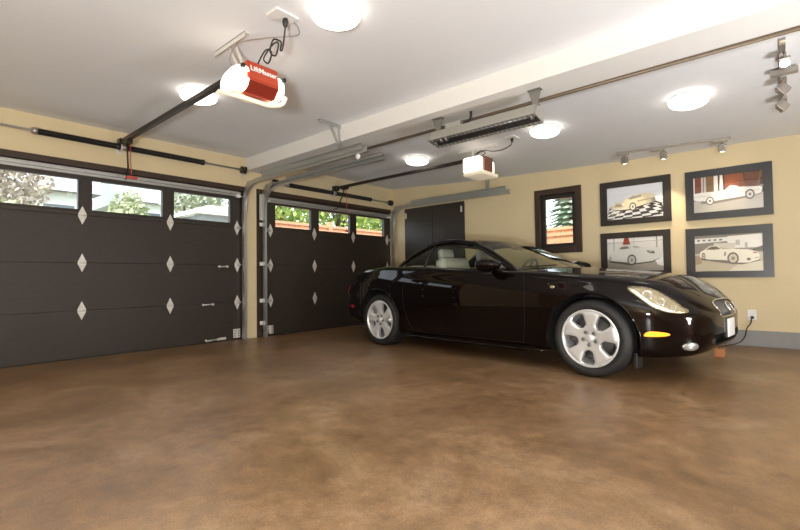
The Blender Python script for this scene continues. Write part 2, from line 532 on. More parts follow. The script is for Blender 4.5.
# ================================================================== GARAGE DOORS
def zinc_hinge(bm, y, z, w=0.078, h=0.20):
    pts = [(0, h/2), (w*0.16, h*0.36), (w/2, h*0.07), (w/2, -h*0.07), (w*0.16, -h*0.36), (0, -h/2),
           (-w*0.16, -h*0.36), (-w/2, -h*0.07), (-w/2, h*0.07), (-w*0.16, h*0.36)]
    prism(bm, [(0.0, y+a, z+b) for a, b in pts], (0.006, 0, 0))
    tube(bm, [(0.008, y-w*0.42, z), (0.008, y+w*0.42, z)], 0.008, 8)
    for s in (-1, 1):
        for a in (-0.018, 0.018):
            lathe(bm, [(0.008, 0.006), (0.007, 0.011), (0, 0.012)], 8, 'X', (0, y+a, z+s*0.035))
    return bm

def garage_door(y0, y1, wins, hinge_cols, label, strut_z):
    t = thing('garage_door', label, 'garage door', (0, (y0+y1)/2, 0), 0, 'sectional garage doors')
    zs = [0.012, 0.515, 1.03, 1.545, 2.06]
    k = dict(world=True)
    for i in range(3):
        bm = box(-0.045, y0, zs[i]+0.001, 0.0, y1, zs[i+1]-0.001, bev=0.003)
        bbox(bm, -0.03, y0, zs[i+1]-0.01, -0.012, y1, zs[i+1]+0.004)
        obj('door_section', bm, DOORM, t, **k)
    obj('bottom_seal', box(-0.04, y0, 0.0, -0.006, y1, 0.02, bev=0.004), BLACKP, t, **k)
    wz0_, wz1_ = 1.592, 1.950
    wins = [(a-0.013, b+0.013) for a, b in wins]
    bm = bmesh.new()
    bbox(bm, -0.045, y0, zs[3]+0.002, 0.0, y1, wz0_, bev=0.003)
    bbox(bm, -0.045, y0, wz1_, 0.0, y1, zs[4], bev=0.003)
    edges = [y0] + [e for w in wins for e in w] + [y1]
    for a, b in zip(edges[0::2], edges[1::2]):
        bbox(bm, -0.045, a, wz0_, 0.0, b, wz1_)
    sec = obj('window_section', bm, DOORM, t, **k)
    for a, b in wins:
        f = bmesh.new()
        wf = 0.016
        bbox(f, -0.05, a, wz0_, 0.006, a+wf, wz1_, bev=0.002); bbox(f, -0.05, b-wf, wz0_, 0.006, b, wz1_, bev=0.002)
        bbox(f, -0.05, a+wf, wz0_, 0.006, b-wf, wz0_+wf, bev=0.002); bbox(f, -0.05, a+wf, wz1_-wf, 0.006, b-wf, wz1_, bev=0.002)
        obj('window_frame', f, DOORM, t, **k)
        obj('window_pane', box(-0.026, a+wf, wz0_+wf, -0.02, b-wf, wz1_-wf), PANE, t, **k)
    for z in zs[1:4]:
        for y in hinge_cols:
            obj('hinge', zinc_hinge(bmesh.new(), y, z), GALVB, t, **k)
    # stiffening strut along the top
    bm = bmesh.new()
    bbox(bm, 0.0, y0+0.01, strut_z-0.038, 0.008, y1-0.01, strut_z+0.032, bev=0.002)
    bbox(bm, 0.0, y0+0.01, strut_z-0.012, 0.045, y1-0.01, strut_z+0.016, bev=0.004)
    obj('strut', bm, GALV, t, **k)
    for y in (y0+0.055, y1-0.055):
        bm = box(0.0, y-0.05, 0.03, 0.008, y+0.05, 0.15, bev=0.003)
        bbox(bm, 0.0, y-0.012, 0.03, 0.03, y+0.012, 0.15, bev=0.003)
        br = obj('bottom_bracket', bm, GALVB, t, **k)
        for a in (-0.03, 0.03):
            for z in (0.055, 0.09, 0.125):
                obj('bolt', lathe(bmesh.new(), [(0.009, 0.008), (0.008, 0.014), (0, 0.015)], 8, 'X', (0, y+a, z)), DARKST, br, **k)
    for y, s in ((y0+0.03, -1), (y1-0.03, 1)):
        for z in (0.515, 1.03, 1.545):
            bm = tube(bmesh.new(), [(0.03, y, z), (0.03, y+s*0.05, z)], 0.006)
            lathe(bm, [(0, -0.01), (0.022, -0.01), (0.024, 0), (0.022, 0.01), (0, 0.01)], 14, 'Y', (0.055, y+s*0.05, z))
            bbox(bm, 0.006, y-0.015, z-0.02, 0.04, y+0.015, z+0.02, bev=0.003)
            obj('roller', bm, GALV, t, **k)
        bm = tube(bmesh.new(), [(0.03, y-0.03, 1.985), (0.03, y+s*0.05, 1.985)], 0.009)
        bbox(bm, 0.0, y-0.035, 1.965, 0.035, y+0.02, 2.01, bev=0.004)
        obj('top_roller', bm, WHITEM, t, **k)
    return t

gd1 = garage_door(0.95, 3.73, [(1.09, 1.842), (1.967, 2.705), (2.837, 3.584)], (1.02, 1.88, 2.795, 3.685),
                  'dark brown sectional garage door nearer the camera, pale houses showing in its windows', 2.02)
gd2 = garage_door(4.15, 6.83, [(4.298, 4.966), (5.12, 5.814), (5.96, 6.688)], (4.215, 5.03, 5.885, 6.765),
                  'dark brown sectional garage door behind the car, wooden fence showing in its windows', 2.00)
for (ya, yb, z) in ((3.42, 3.53, 1.005), (3.20, 3.33, 0.505), (3.24, 3.40, 0.035)):
    bm = tube(bmesh.new(), [(0.022, ya, z-0.004), (0.022, yb, z+0.004)], 0.008, 10)
    for y in (ya, yb):
        lathe(bm, [(0.006, 0.0), (0.016, 0.004), (0.016, 0.03), (0, 0.034)], 12, 'X', (0, y, z))
    obj('pull_handle', bm, GALVB, gd1, world=True)
obj('corner_plate', box(0.0, 3.42, 0.022, 0.005, 3.52, 0.055, bev=0.002), GALVB, gd1, world=True)

# ------------------------------------------------------------------ tracks
def track(y, xe, ze, label, opens, name='door_track'):
    """roller track: upright, quarter bend, long level run; opens = +1/-1 side the channel faces"""
    t = thing(name, label, 'track', (0.07, y, 0.0), 0, 'roller tracks of the garage doors')
    path = [(0.065, 0.06), (0.065, 0.9), (0.065, 1.84)]
    R = 0.32
    for i in range(1, 13):
        a = i/12*PI/2
        path.append((0.065+R*(1-math.cos(a)), 1.84+R*math.sin(a)))
    path += [(0.385+(xe-0.385)*k/4, 2.16+(ze-2.16)*k/4) for k in range(1, 5)]
    # channel profile (across path normal q, along y p)
    w, d, th = 0.029, 0.034, 0.003
    prof = [(-w, 0), (-w, d), (w, d), (w, 0), (w-th-0.006, 0), (w-th, th), (w-th, d-th), (-w+th, d-th), (-w+th, th), (-w+th+0.006, 0)]
    rows = []
    for i, (x, z) in enumerate(path):
        a = path[max(0, i-1)]; b = path[min(len(path)-1, i+1)]
        tx, tz = b[0]-a[0], b[1]-a[1]
        L = math.hypot(tx, tz); nx, nz = -tz/L, tx/L
        rows.append([(x+nx*q, y-opens*(p-0.02), z+nz*q) for q, p in prof])
    bm = bmesh.new()
    V = grid_faces(bm, rows, closed_u=True, smooth=False)
    bm.faces.new(V[0]); bm.faces.new(list(reversed(V[-1])))
    obj('channel', bm, GALV, t, world=True, sharp=30)
    # angle iron riveted to the level run
    bm = bmesh.new()
    yb = y-opens*0.024
    x0, x1 = 0.55, xe-0.06
    bbox(bm, x0, min(yb, yb-opens*0.004), 2.175, x1, max(yb, yb-opens*0.004), 2.235)
    bbox(bm, x0, min(yb, yb-opens*0.03), 2.231, x1, max(yb, yb-opens*0.03), 2.235)
    obj('stiffener', bm, GALV, t, world=True)
    # jamb brackets
    s = opens
    for z in (0.20, 0.52, 1.05, 1.62):
        bm = bmesh.new()
        bbox(bm, 0.0205, min(y+s*0.012, y+s*0.062), z-0.026, 0.0255, max(y+s*0.012, y+s*0.062), z+0.026, bev=0.0015)
        bbox(bm, 0.0255, min(y+s*0.012, y+s*0.017), z-0.026, 0.075, max(y+s*0.012, y+s*0.017), z+0.026, bev=0.0015)
        obj('jamb_bracket', bm, WHITEM if s < 0 else GALVB, t, world=True)
    # flag plate at the bend
    yy = y+s*0.018
    bm = prism(bmesh.new(), [(0.026, yy, 1.68), (0.026, yy, 2.08), (0.12, yy, 2.19), (0.30, yy, 2.19), (0.14, yy, 2.0), (0.085, yy, 1.68)], (0, s*0.004, 0))
    bbox(bm, 0.0205, min(yy, yy+s*0.045), 1.68, 0.026, max(yy, yy+s*0.045), 2.10)
    obj('flag_plate', bm, GALV, t, world=True)
    obj('floor_foot', box(0.03, y-0.02, 0.0, 0.10, y+0.02, 0.07, bev=0.002), GALV, t, world=True)
    return t
tr1 = track(3.755, 2.50, 2.17, 'galvanised roller track right of the nearer garage door, bending up beside the yellow post', 1)
tr2 = track(4.085, 2.42, 2.165, 'galvanised roller track left of the door behind the car, with white brackets on its upright', -1)
tr3 = track(6.865, 2.52, 2.15, 'galvanised roller track along the back wall above the dark wall door', 1)
# wheel inside the first track's end
bm = lathe(bmesh.new(), [(0, -0.012), (0.028, -0.012), (0.03, 0), (0.028, 0.012), (0, 0.012)], 16, 'Y', (2.36, 3.745, 2.112))
obj('stop_bolt', bm, WHITEM, tr1, world=True)

def track_hanger(x, ya, yb, ytr, ztr, label):
    t = thing('track_hanger', label, 'bracket', (x, (ya+yb)/2, H), 0, 'perforated steel track hangers')
    bm = box(x-0.02, ya, H-0.005, x+0.02, yb, H)
    bbox(bm, x+0.016, ya, H-0.04, x+0.02, yb, H)
    obj('ceiling_angle', bm, GALV, t, world=True)
    for ys in (lerp(ya, yb, 0.45), yb-0.03):
        bm = bmesh.new()
        a, b = Vector((x+0.01, ys, H-0.02)), Vector((x+0.03, ytr, ztr))
        d = (b-a).normalized(); s = d.cross(Vector((1, 0, 0))).normalized()*0.013
        prism(bm, [a-s, a+s, b+s, b-s], (0.004, 0, 0))
        obj('strap', bm, GALV, t, world=True)
track_hanger(2.02, 3.50, 3.795, 3.775, 2.235, 'steel hanger strut holding the first roller track, fixed to ceiling by the beam')
ZH = CZ(2.13, 6.88)
t = thing('track_hanger', 'steel strap hanging the back wall roller track below the far opener', 'bracket', (2.13, 6.86, ZH), 0, 'perforated steel track hangers')
bm = box(2.11, 6.84, ZH-0.005, 2.15, 6.92, ZH); obj('ceiling_angle', bm, GALV, t, world=True)
for dx in (-0.02, 0.03):
    bm = prism(bmesh.new(), [(2.13+dx-0.013, 6.86, ZH-0.002), (2.13+dx+0.013, 6.86, ZH-0.002), (2.12+dx*0.4+0.013, 6.86, 2.20), (2.12+dx*0.4-0.013, 6.86, 2.20)], (0, 0.004, 0))
    obj('strap', bm, GALV, t, world=True)

# ------------------------------------------------------------------ torsion springs
def torsion(yA, yB, z, springs, drums, brackets, label):
    t = thing('torsion_spring_shaft', label, 'spring', (0.02, (yA+yB)/2, z), 0, 'torsion spring shafts')
    x = 0.10
    obj('shaft', tube(bmesh.new(), [(x, yA, z), (x, yB, z)], 0.0125, 10), GALV, t, world=True)
    for a, b in springs:
        prof = [(0.0127, a), (0.03, a)]
        n = int((b-a)/0.018)
        for k in range(n):
            prof += [(0.030, lerp(a, b, (k+0.15)/n)), (0.0335, lerp(a, b, (k+0.5)/n)), (0.030, lerp(a, b, (k+0.85)/n))]
        prof += [(0.03, b), (0.0127, b)]
        obj('coil_spring', lathe(bmesh.new(), prof, 14, 'Y', (x, 0, z)), SPRING, t, world=True)
        for yy in (a, b):
            obj('winding_cone', lathe(bmesh.new(), [(0.013, -0.03), (0.026, -0.03), (0.036, -0.005), (0.036, 0.02), (0.013, 0.02)], 16, 'Y', (x, yy, z)), DARKST if yy == b else NICKEL, t, world=True)
    for y in drums:
        obj('cable_drum', lathe(bmesh.new(), [(0.013, -0.03), (0.05, -0.03), (0.05, -0.022), (0.038, -0.018), (0.036, 0.018), (0.052, 0.022), (0.052, 0.03), (0.013, 0.03)], 22, 'Y', (x, y, z)), DARKST, t, world=True)
    for y in brackets:
        bm = box(0.02, y-0.03, z-0.07, 0.026, y+0.03, z+0.05, bev=0.002)
        bbox(bm, 0.02, y-0.004, z-0.045, x+0.03, y+0.004, z+0.03, bev=0.003)
        bm2 = lathe(bm, [(0.0127, -0.015), (0.03, -0.015), (0.03, 0.015), (0.0127, 0.015)], 16, 'Y', (x, y, z))
        obj('bearing_bracket', bm2, GALVB, t, world=True)
    return t
torsion(0.95, 3.785, 2.343, [(1.45, 2.19), (2.25, 3.15)], [1.0, 3.73], [2.22, 3.765], 'black torsion spring shaft on the yellow wall above the nearer garage door')
torsion(4.20, 6.86, 2.243, [(4.45, 5.32), (5.38, 6.22)], [4.24, 6.77], [5.35, 6.82], 'black torsion spring shaft on the yellow wall above the door behind the car')

# ================================================================== CEILING LAMPS
def dome_lamp(x, y, label, r=0.158):
    t = thing('ceiling_lamp', label, 'ceiling lamp', (x, y, CZ(x, y)-(0.004 if y > 4.18 else 0)), 0, 'round glowing ceiling lamps')
    if y > 4.18: t.rotation_euler = (-math.atan((H-interp(ZW, x))/(WY-4.18)), 0.02, 0)
    obj('base_ring', lathe(bmesh.new(), [(0, -0.001), (r*0.93, -0.001), (r*0.93, -0.022), (r*0.86, -0.024)], 48), WHITEM, t)
    prof = [(r*0.90, -0.020), (r*0.985, -0.026), (r, -0.036), (r*0.985, -0.050), (r*0.93, -0.062), (r*0.8, -0.072), (r*0.55, -0.080), (r*0.25, -0.084), (0, -0.085)]
    obj('glass_dome', lathe(bmesh.new(), prof, 48), LAMPG, t)
    return t
dome_lamp(3.65, 2.32, 'large round glowing ceiling lamp at the top edge, beside the red opener')
dome_lamp(1.76, 2.33, 'round glowing ceiling lamp partly behind the red opener\'s dark rail')
dome_lamp(1.90, 5.33, 'smallest round glowing ceiling lamp, left of the long heater above the dark far rail')
dome_lamp(3.775, 5.25, 'round glowing ceiling lamp touching the right end of the long heater')
dome_lamp(5.12, 5.29, 'round glowing ceiling lamp alone between heater and the four framed pictures')
dome_lamp(5.55, 2.33, 'added out-of-view round fill lamp of the near bay closest to the right side wall')  # extra lamp, added out of view to brighten the room
dome_lamp(3.65, -0.35, 'added out-of-view round fill lamp over the unseen front of the garage')  # another added lamp behind the camera, there for its light

# ================================================================== OPENERS
def ceil_pt_(x, y, dz=0.0): return Vector((x, y, CZ(x, y)-dz))
def cord(bm, pts, r=0.005, n=60):
    return tube(bm, spline(pts, n), r, 6)

# --- near opener (red)
op = thing('garage_door_opener', 'red garage door opener with white glowing side lenses on the near ceiling', 'garage door opener', (2.78, 2.235, 2.14), 0, 'garage door openers')
yc = 2.235
bm = bmesh.new()
prism(bm, [(2.70, yc-0.125, 2.36), (2.955, yc-0.125, 2.365), (2.975, yc-0.125, 2.228), (2.90, yc-0.125, 2.150), (2.70, yc-0.125, 2.18)], (0, 0.25, 0))
bmesh.ops.bevel(bm, geom=bm.edges[:], offset=0.008, segments=2, affect='EDGES')
hs = obj('housing', bm, REDM, op, world=True)
for s in (-1, 1):
    rows = []
    for i in range(17):
        u = -1+2*i/16
        cu = max(0.02, 1-abs(u)**2.6)**(1/2.6)*(0.80+0.20*u)
        row = []
        for j in range(13):
            a = -PI/2+PI*j/12
            ca, sa = math.cos(a), math.sin(a)
            e = 2/2.6
            row.append((2.80+0.175*u, yc+s*(0.118+0.108*cu*abs(ca)**e), 2.248+0.108*cu*math.copysign(abs(sa)**e, sa)))
        rows.append(row)
    bm2 = bmesh.new()
    grid_faces(bm2, rows)
    obj('light_lens', bm2, LENSG, op, world=True)
bm = bmesh.new()
pts = [(2.70, yc-0.20, 2.185), (2.79, yc-0.175, 2.150), (2.87, yc-0.11, 2.122), (2.90, yc, 2.108), (2.91, yc+0.09, 2.108), (2.92, yc+0.18, 2.14), (2.92, yc+0.215, 2.20)]
tube(bm, spline(pts, 40), 0.017, 8)
grid_faces(bm, [[(2.72, yc-0.19+0.038*k, 2.185-0.03*(1-abs(k-5)/5)) for k in range(11)], [(2.89, yc-0.17+0.036*k, 2.120+0.03*(abs(k-5)/5)**2) for k in range(11)]])
obj('lower_lip', bm, LENSC, op, world=True)
obj('underside_panel', prism(bmesh.new(), [(2.970, yc-0.118, 2.220), (2.970, yc+0.118, 2.220), (2.908, yc+0.118, 2.154), (2.908, yc-0.118, 2.154)], (0.005, 0, -0.005)), REDD, op, world=True)
for s in (-1, 1):
    obj('lens_clip', box(2.95, yc+s*0.165-0.012, 2.29, 2.985, yc+s*0.165+0.012, 2.315, bev=0.004), BLACKP, op, world=True)
# white lettering on the red end
def lettering(txt, size, loc, parent, m, mtx):
    cu = bpy.data.curves.new('lettering', 'FONT'); cu.body = txt; cu.size = size; cu.align_x = 'CENTER'; cu.align_y = 'CENTER'; cu.extrude = 0.0012; cu.offset = 0.0012
    tmp = bpy.data.objects.new('tmp', cu); COL.objects.link(tmp)
    bpy.context.view_layer.update()
    dg = bpy.context.evaluated_depsgraph_get()
    me = bpy.data.meshes.new_from_object(tmp.evaluated_get(dg))
    bpy.data.objects.remove(tmp)
    bm = bmesh.new(); bm.from_mesh(me); bpy.data.meshes.remove(me)
    bm.transform(Matrix.Translation(loc) @ mtx)
    return obj('lettering', bm, m, parent, world=True, recalc=False)
# text plane: x->+Y (screen right), y->up, facing +X
TX = Matrix(((0, 0, 1, 0), (1, 0, 0, 0), (0, 1, 0, 0), (0, 0, 0, 1)))
lettering('LiftMaster', 0.052, (2.966, yc+0.0, 2.308), op, WHITEM, Matrix.Rotation(math.radians(-8), 4, 'Y') @ TX)
bm = box(0.12, yc-0.022, 2.385, 2.62, yc+0.022, 2.43, bev=0.004)
obj('rail', bm, BRONZE, op, world=True)
obj('rail_clamp', box(2.56, yc-0.04, 2.355, 2.74, yc+0.04, 2.40, bev=0.006), BRONZE, op, world=True)
obj('wall_bracket', box(0.02, yc-0.035, 2.37, 0.125, yc+0.035, 2.44, bev=0.004), DARKST, op, world=True)
obj('trolley', box(0.20, yc-0.03, 2.345, 0.33, yc+0.03, 2.39, bev=0.005), DARKST, op, world=True)
bm = bmesh.new(); tube(bm, [(0.24, yc, 2.36), (0.12, yc+0.05, 2.12), (0.02, yc+0.06, 2.0)], 0.009, 6)
obj('door_arm', bm, DARKST, op, world=True)
bm = cord(bmesh.new(), [(0.27, yc+0.02, 2.35), (0.27, yc+0.03, 2.15), (0.26, yc+0.04, 1.99)], 0.004, 12)
rc = obj('release_cord', bm, REDC, op, world=True)
bm = box(0.245, yc-0.02, 1.965, 0.275, yc+0.10, 1.99, bev=0.006)
obj('release_handle', bm, REDC, rc, world=True)
# ceiling angle + straps
t = thing('opener_hanger', 'perforated steel angle on the ceiling holding the red opener', 'bracket', (2.78, 2.09, H), 0, 'opener hangers')
bm = box(2.56, 2.07, H-0.005, 2.99, 2.11, H); bbox(bm, 2.56, 2.07, H-0.035, 2.99, 2.074, H)
obj('ceiling_angle', bm, GALVB, t, world=True)
for x, d in ((2.72, 0.0), (2.80, 0.06)):
    bm = prism(bmesh.new(), [(x-0.014, 2.10, H-0.003), (x+0.014, 2.10, H-0.003), (2.74+d+0.014, 2.18, 2.358), (2.74+d-0.014, 2.18, 2.358)], (0, 0.004, 0))
    obj('strap', bm, GALVB, t, world=True)
# ceiling outlet and coiled cord
t = thing('ceiling_outlet', 'white ceiling outlet plate with black plug above the red opener', 'outlet', (3.335, 2.14, H), 0, 'ceiling outlets')
obj('plate', box(-0.06, -0.085, -0.012, 0.06, 0.085, -0.0005, bev=0.004), PLASTIC, t)
obj('plug', lathe(bmesh.new(), [(0, -0.012), (0.016, -0.012), (0.02, -0.03), (0.014, -0.06), (0.006, -0.07)], 14, 'Z', (0, 0.02, 0)), BLACKP, t)
bm = cord(bmesh.new(), [(3.335, 2.16, 2.47), (3.31, 2.17, 2.42), (3.26, 2.19, 2.36), (3.22, 2.2, 2.37), (3.20, 2.22, 2.44), (3.14, 2.20, 2.47), (3.10, 2.2, 2.40), (3.15, 2.21, 2.36), (3.20, 2.2, 2.42), (3.12, 2.22, 2.46), (3.06, 2.2, 2.41), (3.02, 2.2, 2.37), (3.05, 2.22, 2.345), (3.10, 2.21, 2.40), (3.05, 2.2, 2.43), (2.96, 2.21, 2.40), (2.90, 2.22, 2.365)], 0.0055, 110)
tag(obj('power_cord', bm, BLACKP), 'coiled dark power cord hanging between the red opener and its ceiling outlet', 'cord')
bm = cord(bmesh.new(), [(2.66, 2.2, 2.37), (2.70, 2.12, 2.45), (2.86, 2.1, 2.505), (3.05, 2.2, 2.515), (3.22, 2.33, 2.522), (3.31, 2.28, 2.522), (3.34, 2.225, 2.525)], 0.003, 60)
tag(obj('bell_wire', bm, NICKEL), 'thin grey wire looping along the ceiling over the red opener', 'wire')

# --- far opener (white lens)
yc2 = 5.43
op2 = thing('garage_door_opener', 'far garage door opener with white glowing lens, hanging beyond the long heater', 'garage door opener', (2.85, yc2, 2.08), 0, 'garage door openers')
bm = box(2.70, yc2-0.10, 2.13, 2.97, yc2+0.10, 2.325, bev=0.01)
obj('housing', bm, mat('mottled_red_brown_plastic', (0.20, 0.075, 0.05), 0.4, noise=0.5, nscale=50), op2, world=True)
bm = soft_box(2.70, yc2-0.20, 2.125, 2.955, yc2-0.102, 2.32, 0.035)
obj('light_lens', bm, LENSG, op2, world=True, sharp=60)
bm = soft_box(2.70, yc2-0.19, 2.085, 3.0, yc2+0.19, 2.135, 0.022)
obj('lower_lip', bm, LENSC, op2, world=True, sharp=60)
obj('light_lens', soft_box(2.72, yc2+0.102, 2.11, 2.955, yc2+0.18, 2.30, 0.03), LENSG, op2, world=True, sharp=60)
obj('rail', box(0.12, yc2-0.02, 2.315, 2.66, yc2+0.02, 2.355, bev=0.004), BRONZE, op2, world=True)
obj('wall_bracket', box(0.02, yc2-0.035, 2.29, 0.125, yc2+0.035, 2.37, bev=0.004), DARKST, op2, world=True)
obj('trolley', box(0.24, yc2-0.03, 2.285, 0.36, yc2+0.03, 2.32, bev=0.005), DARKST, op2, world=True)
obj('door_arm', tube(bmesh.new(), [(0.29, yc2, 2.30), (0.12, yc2+0.0, 2.0), (0.0, yc2, 1.985)], 0.01, 6), DARKST, op2, world=True)
bm = cord(bmesh.new(), [(0.33, yc2, 2.29), (0.335, yc2+0.005, 2.0), (0.33, yc2, 1.62)], 0.004, 12)
rc = obj('release_cord', bm, REDC, op2, world=True)
obj('release_handle', box(0.315, yc2-0.03, 1.585, 0.345, yc2+0.03, 1.61, bev=0.006), REDC, rc, world=True)
t = thing('opener_hanger', 'steel angle and straps hanging the far opener below the ceiling', 'bracket', (2.8, 5.41, CZ(2.8, 5.41)), 0, 'opener hangers')
obj('ceiling_angle', prism(bmesh.new(), [ceil_pt_(2.55, 5.39), ceil_pt_(2.55, 5.43), ceil_pt_(2.55, 5.43, 0.005), ceil_pt_(2.55, 5.394, 0.005), ceil_pt_(2.55, 5.394, 0.035), ceil_pt_(2.55, 5.39, 0.035)], ceil_pt_(3.12, 5.39)-ceil_pt_(2.55, 5.39)), GALVB, t, world=True)
for x, y in ((2.76, 5.40), (2.92, 5.40)):
    z = CZ(x, y)
    obj('strap', prism(bmesh.new(), [(x-0.014, y, z-0.003), (x+0.014, y, z-0.003), (x+0.014, y, 2.322), (x-0.014, y, 2.322)], (0, 0.004, 0)), GALVB, t, world=True)
t = thing('ceiling_outlet', 'white ceiling outlet plate with black plug above the far opener', 'outlet', (3.35, 5.31, CZ(3.35, 5.31)-0.003), 0, 'ceiling outlets')
obj('plate', box(-0.06, -0.085, -0.012, 0.06, 0.085, -0.0005, bev=0.004), PLASTIC, t)
obj('plug', lathe(bmesh.new(), [(0, -0.012), (0.016, -0.012), (0.02, -0.03), (0.014, -0.05), (0.006, -0.06)], 14, 'Z', (0, 0.0, 0)), BLACKP, t)
bm = cord(bmesh.new(), [(3.35, 5.31, 2.41), (3.32, 5.32, 2.375), (3.2, 5.35, 2.355), (3.05, 5.38, 2.37), (2.95, 5.40, 2.405), (2.84, 5.385, 2.385), (2.86, 5.37, 2.345), (2.95, 5.375, 2.36), (2.89, 5.385, 2.41), (2.80, 5.38, 2.37), (2.84, 5.385, 2.326)], 0.0055, 80)
tag(obj('power_cord', bm, BLACKP), 'tangled dark power cord between the far opener and the ceiling outlet', 'cord')

# ================================================================== HEATER + PIPE
ht = thing('radiant_heater', 'long grey radiant tube heater with dark slot hung below the ceiling beam', 'heater', (3.7, 4.0, 2.10))
X0, X1 = 3.17, 4.26
def hsec(x, o=0.0):
    # trough section (y, z), open face looks down and towards the bay in front
    return [(x, 3.890, 2.140), (x, 3.940, 2.232), (x, 4.050, 2.215), (x, 4.065, 2.11), (x, 4.058, 2.10)]
bm = bmesh.new()
outer = hsec(0); inner = [(0, 3.902, 2.136), (0, 3.947, 2.222), (0, 4.042, 2.205), (0, 4.055, 2.112), (0, 4.050, 2.10)]
secp = outer + list(reversed(inner))
rows = [[(X, y, z) for _, y, z in secp] for X in (X0, X1)]
V = grid_faces(bm, rows, closed_u=True, smooth=False)
for X, a in ((X0, 0.008), (X1-0.008, 0.008)):
    prism(bm, [(X, y, z) for _, y, z in outer], (a, 0, 0))
obj('casing', bm, HEATM, ht, world=True)
bm = bmesh.new()
grid_faces(bm, [[(X, 3.915, 2.155), (X, 3.955, 2.195), (X, 4.035, 2.185), (X, 4.048, 2.125)] for X in (X0+0.012, X1-0.012)], smooth=False)
obj('reflector', bm, HEATD, ht, world=True, recalc=False)
bm = bmesh.new()
for k in range(24):
    x = lerp(X0+0.03, X1-0.03, k/23)
    tube(bm, [(x, 3.896, 2.137), (x, 4.056, 2.101)], 0.0025, 5)
for k in range(1, 4):
    tube(bm, [(X0+0.01, lerp(3.896, 4.056, k/4), lerp(2.137, 2.101, k/4)), (X1-0.01, lerp(3.896, 4.056, k/4), lerp(2.137, 2.101, k/4))], 0.0025, 5)
obj('guard_grille', bm, DARKST, ht, world=True)
obj('heating_tube', tube(bmesh.new(), [(X0+0.01, 3.985, 2.155), (X1-0.01, 3.985, 2.155)], 0.012, 10), QUARTZ, ht, world=True)
for x in (X0+0.10, X0+0.16, X1-0.07):
    obj('tube_clip', lathe(bmesh.new(), [(0.013, -0.012), (0.03, -0.012), (0.03, 0.012), (0.013, 0.012)], 12, 'X', (x, 3.985, 2.155)), NICKEL, ht, world=True)
obj('junction_box', box(3.33, 3.96, 2.232, 3.50, 4.06, 2.285, bev=0.006), HEATM, ht, world=True)
bm = cord(bmesh.new(), [(3.50, 4.01, 2.265), (3.56, 4.01, 2.27), (3.585, 4.01, 2.30), (3.59, 4.01, 2.357)], 0.011, 20)
obj('supply_conduit', bm, BLACKP, ht, world=True)
for x in (3.25, 4.235):
    bm = bmesh.new()
    prism(bm, [(x-0.055, 3.955, 2.356), (x+0.055, 3.955, 2.356), (x+0.02, 3.96, 2.225), (x-0.02, 3.96, 2.225)], (0, 0.004, 0))
    bbox(bm, x-0.055, 3.93, 2.350, x+0.055, 3.99, 2.356)
    bbox(bm, x-0.03, 3.94, 2.222, x+0.03, 3.985, 2.236, bev=0.003)
    obj('hanging_bracket', bm, HEATB, ht, world=True)

bm = tube(bmesh.new(), [(0.03, 4.165, 2.341), (XR-0.01, 4.165, 2.341)], 0.0145, 10)
gp = obj('conduit_pipe', bm, COPPER)
tag(gp, 'long copper brown pipe running under the far edge of the ceiling beam', 'pipe')

# ================================================================== TRACK LIGHTS
def spot_head(parent, x, y, z, tilt, lit=None, top=None):
    """square-sided gimbal spot; tilt = direction it looks"""
    top = top or H-0.03
    d = Vector(tilt).normalized()
    bm = tube(bmesh.new(), [(x, y, top), (x, y, z+0.03)], 0.006, 8)
    obj('stem', bm, NICKEL, parent, world=True)
    q = d.to_track_quat('Z', 'Y').to_matrix().to_4x4()
    bm = bmesh.new()
    s = 0.034
    bbox(bm, -s, -s, -0.035, s, s, 0.035, bev=0.004)
    bbox(bm, -0.024, -0.024, -0.052, 0.024, 0.024, -0.03, bev=0.004)
    bm.transform(Matrix.Translation((x, y, z)) @ q)
    hd = obj('lamp_head', bm, NICKEL, parent, world=True)
    bm = lathe(bmesh.new(), [(0.028, 0.036), (0.027, 0.038), (0, 0.040)], 18)
    bm.transform(Matrix.Translation((x, y, z)) @ q)
    obj('bulb', bm, BULB if lit else QUARTZ, hd, world=True)
    if lit:
        ld = bpy.data.lights.new('spot_beam', 'SPOT')
        ld.energy = lit; ld.spot_size = math.radians(46); ld.spot_blend = 0.75; ld.color = (1, 0.83, 0.58); ld.shadow_soft_size = 0.03
        lo = bpy.data.objects.new('spot_beam', ld); COL.objects.link(lo)
        lo.location = Vector((x, y, z))+d*0.05
        lo.rotation_euler = d.to_track_quat('-Z', 'Y').to_euler()
    return hd
tl = thing('track_light', 'brushed track light with three small spot heads above the framed pictures', 'track light', (4.74, 6.56, CZ(4.74, 6.56)))
def sloped_bar(p, q, w, h):
    p, q = Vector(p), Vector(q); d = (q-p).normalized(); s = d.cross(Vector((0, 0, 1))).normalized()*w/2
    return prism(bmesh.new(), [p-s, p+s, p+s-Vector((0, 0, h)), p-s-Vector((0, 0, h))], q-p)
def ceil_pt(x, y, dz=0.0): return Vector((x, y, CZ(x, y)-dz))
obj('track_rail', sloped_bar(ceil_pt(4.17, 6.53), ceil_pt(5.33, 6.63), 0.03, 0.024), NICKEL, tl, world=True)
for x in (4.24, 4.62, 5.23):
    y = 6.53+(x-4.17)*0.086
    obj('adapter', sloped_bar(ceil_pt(x-0.07, y-0.006, 0.022), ceil_pt(x+0.07, y+0.006, 0.022), 0.046, 0.024), NICKEL, tl, world=True)
for x, e in ((4.26, 20), (4.68, 36), (5.25, 20)):
    y = 6.53+(x-4.17)*0.086
    spot_head(tl, x, y, CZ(x, y)-0.115, (0.03 if x < 4.5 else 0.0, 0.45, -1), e, top=CZ(x, y)-0.03)
tl2 = thing('track_light', 'brushed track light at the right edge with one bright spot head and two dark ones', 'track light', (5.782, 5.3, CZ(5.78, 5.3)))
